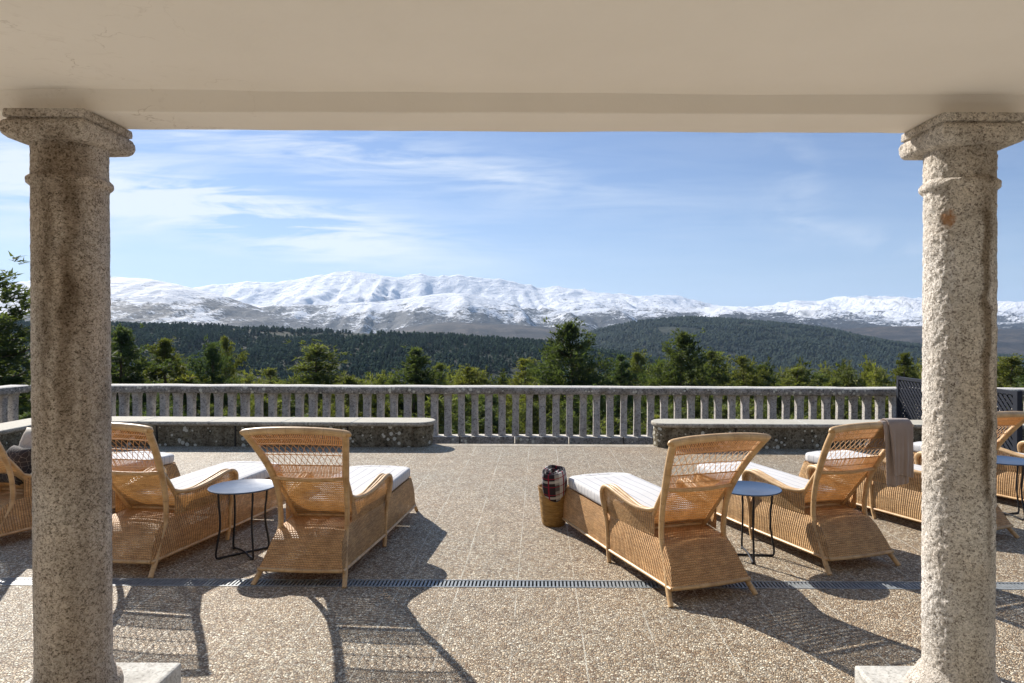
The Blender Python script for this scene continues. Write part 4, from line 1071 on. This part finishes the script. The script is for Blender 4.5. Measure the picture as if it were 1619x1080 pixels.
PR = [pine_obj(101, M['needle'], W=2.3, tufts=3400), pine_obj(102, M['needle'], W=1.9, tufts=3000, low=.08), pine_obj(103, M['needle_y'], W=2.0, tufts=2400, low=.10),
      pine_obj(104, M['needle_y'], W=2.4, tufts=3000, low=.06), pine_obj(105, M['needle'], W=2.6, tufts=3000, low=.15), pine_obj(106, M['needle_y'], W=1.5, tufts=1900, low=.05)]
PW = [2.3, 1.9, 2.0, 2.4, 2.6, 1.5]; used = [False]*6
# x offset right of the aisle axis (m), distance, top height, crown half width, prototype, label
TREES = []
def T(px, top, w, D, k, lab, grp='pines beyond the balustrade'):
    x, z = px2(px, top, D); TREES.append((x, D, z, w*D/1079/2, k, lab, grp))
T(-20, 418, 200, 27, 4, 'tall dark pine rising at the left edge beyond the bench corner')
T(193, 516, 85, 36, 0, 'dark pine just to the right of the left column')
T(270, 533, 66, 42, 1, 'pale tipped slender pine between two dark pines on the left')
T(333, 541, 62, 40, 4, 'dark bushy pine above the left lounger with the table')
T(358, 532, 40, 50, 3, 'thin brownish pine peeping over the dark bushy one on the left')
T(431, 580, 44, 60, 5, 'small bright green pine with the dark valley behind it on the left')
T(500, 540, 92, 44, 2, 'loose olive pine with a visible bare stem in the left half')
T(650, 545, 74, 41, 1, 'dark pointed pine in the middle of the left half, over the bench end')
T(693, 573, 50, 58, 3, 'light green pine hugging the right side of the pointed dark one')
T(745, 577, 56, 62, 2, 'low yellowish pine above the aisle opening, left of centre')
T(820, 563, 52, 66, 5, 'light narrow pine left of the tallest central pine')
T(905, 504, 104, 37, 0, 'tallest central pine, broad and dark against the hills')
T(872, 543, 52, 42, 3, 'pale green pine leaning against the left flank of the tallest pine')
T(978, 556, 48, 50, 1, 'slim dark pine just right of the tallest central pine')
T(1012, 552, 50, 62, 2, 'olive pine between the slim dark pine and the second tallest')
T(1042, 567, 48, 52, 3, 'short light pine before the second tallest pine')
T(1077, 520, 84, 41, 0, 'second tallest pine, dense and dark, right of centre')
T(1130, 549, 64, 54, 2, 'yellow green pine immediately right of the second tallest')
T(1174, 560, 60, 58, 3, 'rounded olive pine, second to the right of the dark dense one')
T(1210, 572, 54, 64, 1, 'low dark pine right of the rounded olive one')
T(1250, 574, 62, 60, 5, 'bright green twin topped pine over the right bench')
T(1294, 584, 56, 76, 2, 'low olive pine halfway between the aisle and the trellis')
T(1338, 582, 62, 82, 4, 'low dark green pine left of the trellis, farther off')
T(1386, 580, 64, 88, 3, 'pale low pine next to the trellis, left side')
T(1432, 552, 42, 62, 1, 'spindly pine rising over the trellis corner')
T(1594, 556, 70, 60, 2, 'green pine right of the right column')
T(1650, 566, 70, 52, 0, 'dark pine at the right edge of the view')
rr = random.Random(12)
for i, px in enumerate((100, 228, 300, 395, 455, 556, 590, 618, 720, 780, 850, 945, 1100, 1155, 1230, 1320, 1410, 1480, 1550, 1640)):
    T(px+rr.uniform(-8, 8), rr.uniform(590, 640), rr.uniform(55, 95), rr.uniform(24, 40), rr.randrange(6), 'low pine seen mostly through the gaps of the balustrade', 'low pines behind the balusters')
for i, px in enumerate((60, 170, 250, 340, 420, 480, 530, 640, 700, 760, 830, 900, 960, 1020, 1070, 1140, 1190, 1260, 1350, 1440, 1520)):
    T(px+rr.uniform(-10, 10), rr.uniform(618, 660), rr.uniform(80, 120), rr.uniform(17, 23), rr.randrange(6), 'low pine seen mostly through the gaps of the balustrade', 'low pines behind the balusters')
ORD = ['first', 'second', 'third', 'fourth', 'fifth', 'sixth', 'seventh', 'eighth', 'ninth', 'tenth', 'eleventh', 'twelfth', 'thirteenth', 'fourteenth']
cnt = {}
def low_label(x, D):
    u = x/D; row = 'nearer' if D < 23.5 else 'farther'; secn = 'left bench' if u < -.16 else ('aisle opening' if u < .17 else 'right bench')
    k = (row, secn); cnt[k] = cnt.get(k, 0)+1
    return '%s low pine from the left behind the %s balusters, in the %s row' % (ORD[cnt[k]-1], secn, row)
TREES = [t for t in TREES if t[6][:3] != 'low']+sorted([t for t in TREES if t[6][:3] == 'low'], key=lambda t: t[0]/t[1])
TREES = [t if t[6][:3] != 'low' else t[:5]+(low_label(t[0], t[1]), t[6]) for t in TREES]
for i, (x, D, z, hw, k, lab, grp) in enumerate(TREES):
    g = float(gz(x, D))-.3; H = z-g
    if not used[k]: o = PR[k]; used[k] = True
    else: o = copy_tree(PR[k])
    sw = hw/PW[k]*2.25; sw = max(sw, H/10*.72)
    o.location = (x, D, g); o.scale = (sw, sw, H/10*.985); o.rotation_euler = (0, 0, rr.uniform(0, 6.28)); tag(o, lab, 'pine', grp)
for k in range(6):
    if not used[k]:
        for c in kids(PR[k]): bpy.data.objects.remove(c)
        bpy.data.objects.remove(PR[k])
# mid-distance woodland: light detail pines merged
def wood():
    tr, cv, cf, tn = pine(301, H=1*10, W=2.6, tufts=260, lf=.42, per=6, low=.05)
    V = np.array([tuple(v) for v in cv]); V[:, 2] /= 10; V[:, :2] /= 10
    n = 1000; y = 70+rng.random(n)**1.1*330; x = rng.uniform(-.85, .95, n)*y
    z = gz(x, y)
    # keep the canopy below the view line that the photograph shows (lower on the left)
    u = x/y; capz = np.interp(u, [-1, -.6, -.3, 0, .2, .35, .6, .9], [.074, .074, .071, .066, .058, .053, .050, .048])
    h = rng.uniform(8, 13, n); topmax = EYE-capz*y+rng.uniform(-1.2, .6, n); h = np.minimum(h+6, np.maximum(2.5, topmax-z)); keep = (topmax-z) > 2.5
    x, y, z, h = x[keep], y[keep], z[keep], h[keep]; n = len(x)
    mass('hillside_pinewood', V, cf, np.stack([x, y, z-.3], -1), h, np.clip(h, 6, 14)*rng.uniform(.75, 1.1, n), rng.uniform(0, 6.3, n), M['needle_y'], 'mid green pine woodland on the slope beyond the nearest trees', rng.random(n)*.8+.1)
wood()

# ------------------------------------------------------------------ haze
def haze():
    m = MB(); m.box(-21900, 21900, -5900, 23900, -201, 1250); o = m.build('haze', None); 
    mt = bpy.data.materials.new('haze'); mt.use_nodes = True; nt = mt.node_tree; nt.nodes.clear(); out = nt.nodes.new('ShaderNodeOutputMaterial'); v = nt.nodes.new('ShaderNodeVolumePrincipled')
    v.inputs['Color'].default_value = (.55, .74, 1, 1); v.inputs['Density'].default_value = 3.2e-5; v.inputs['Anisotropy'].default_value = .2
    nt.links.new(v.outputs[0], out.inputs['Volume']); o.data.materials.clear(); o.data.materials.append(mt); tag(o, kind='stuff')
haze()
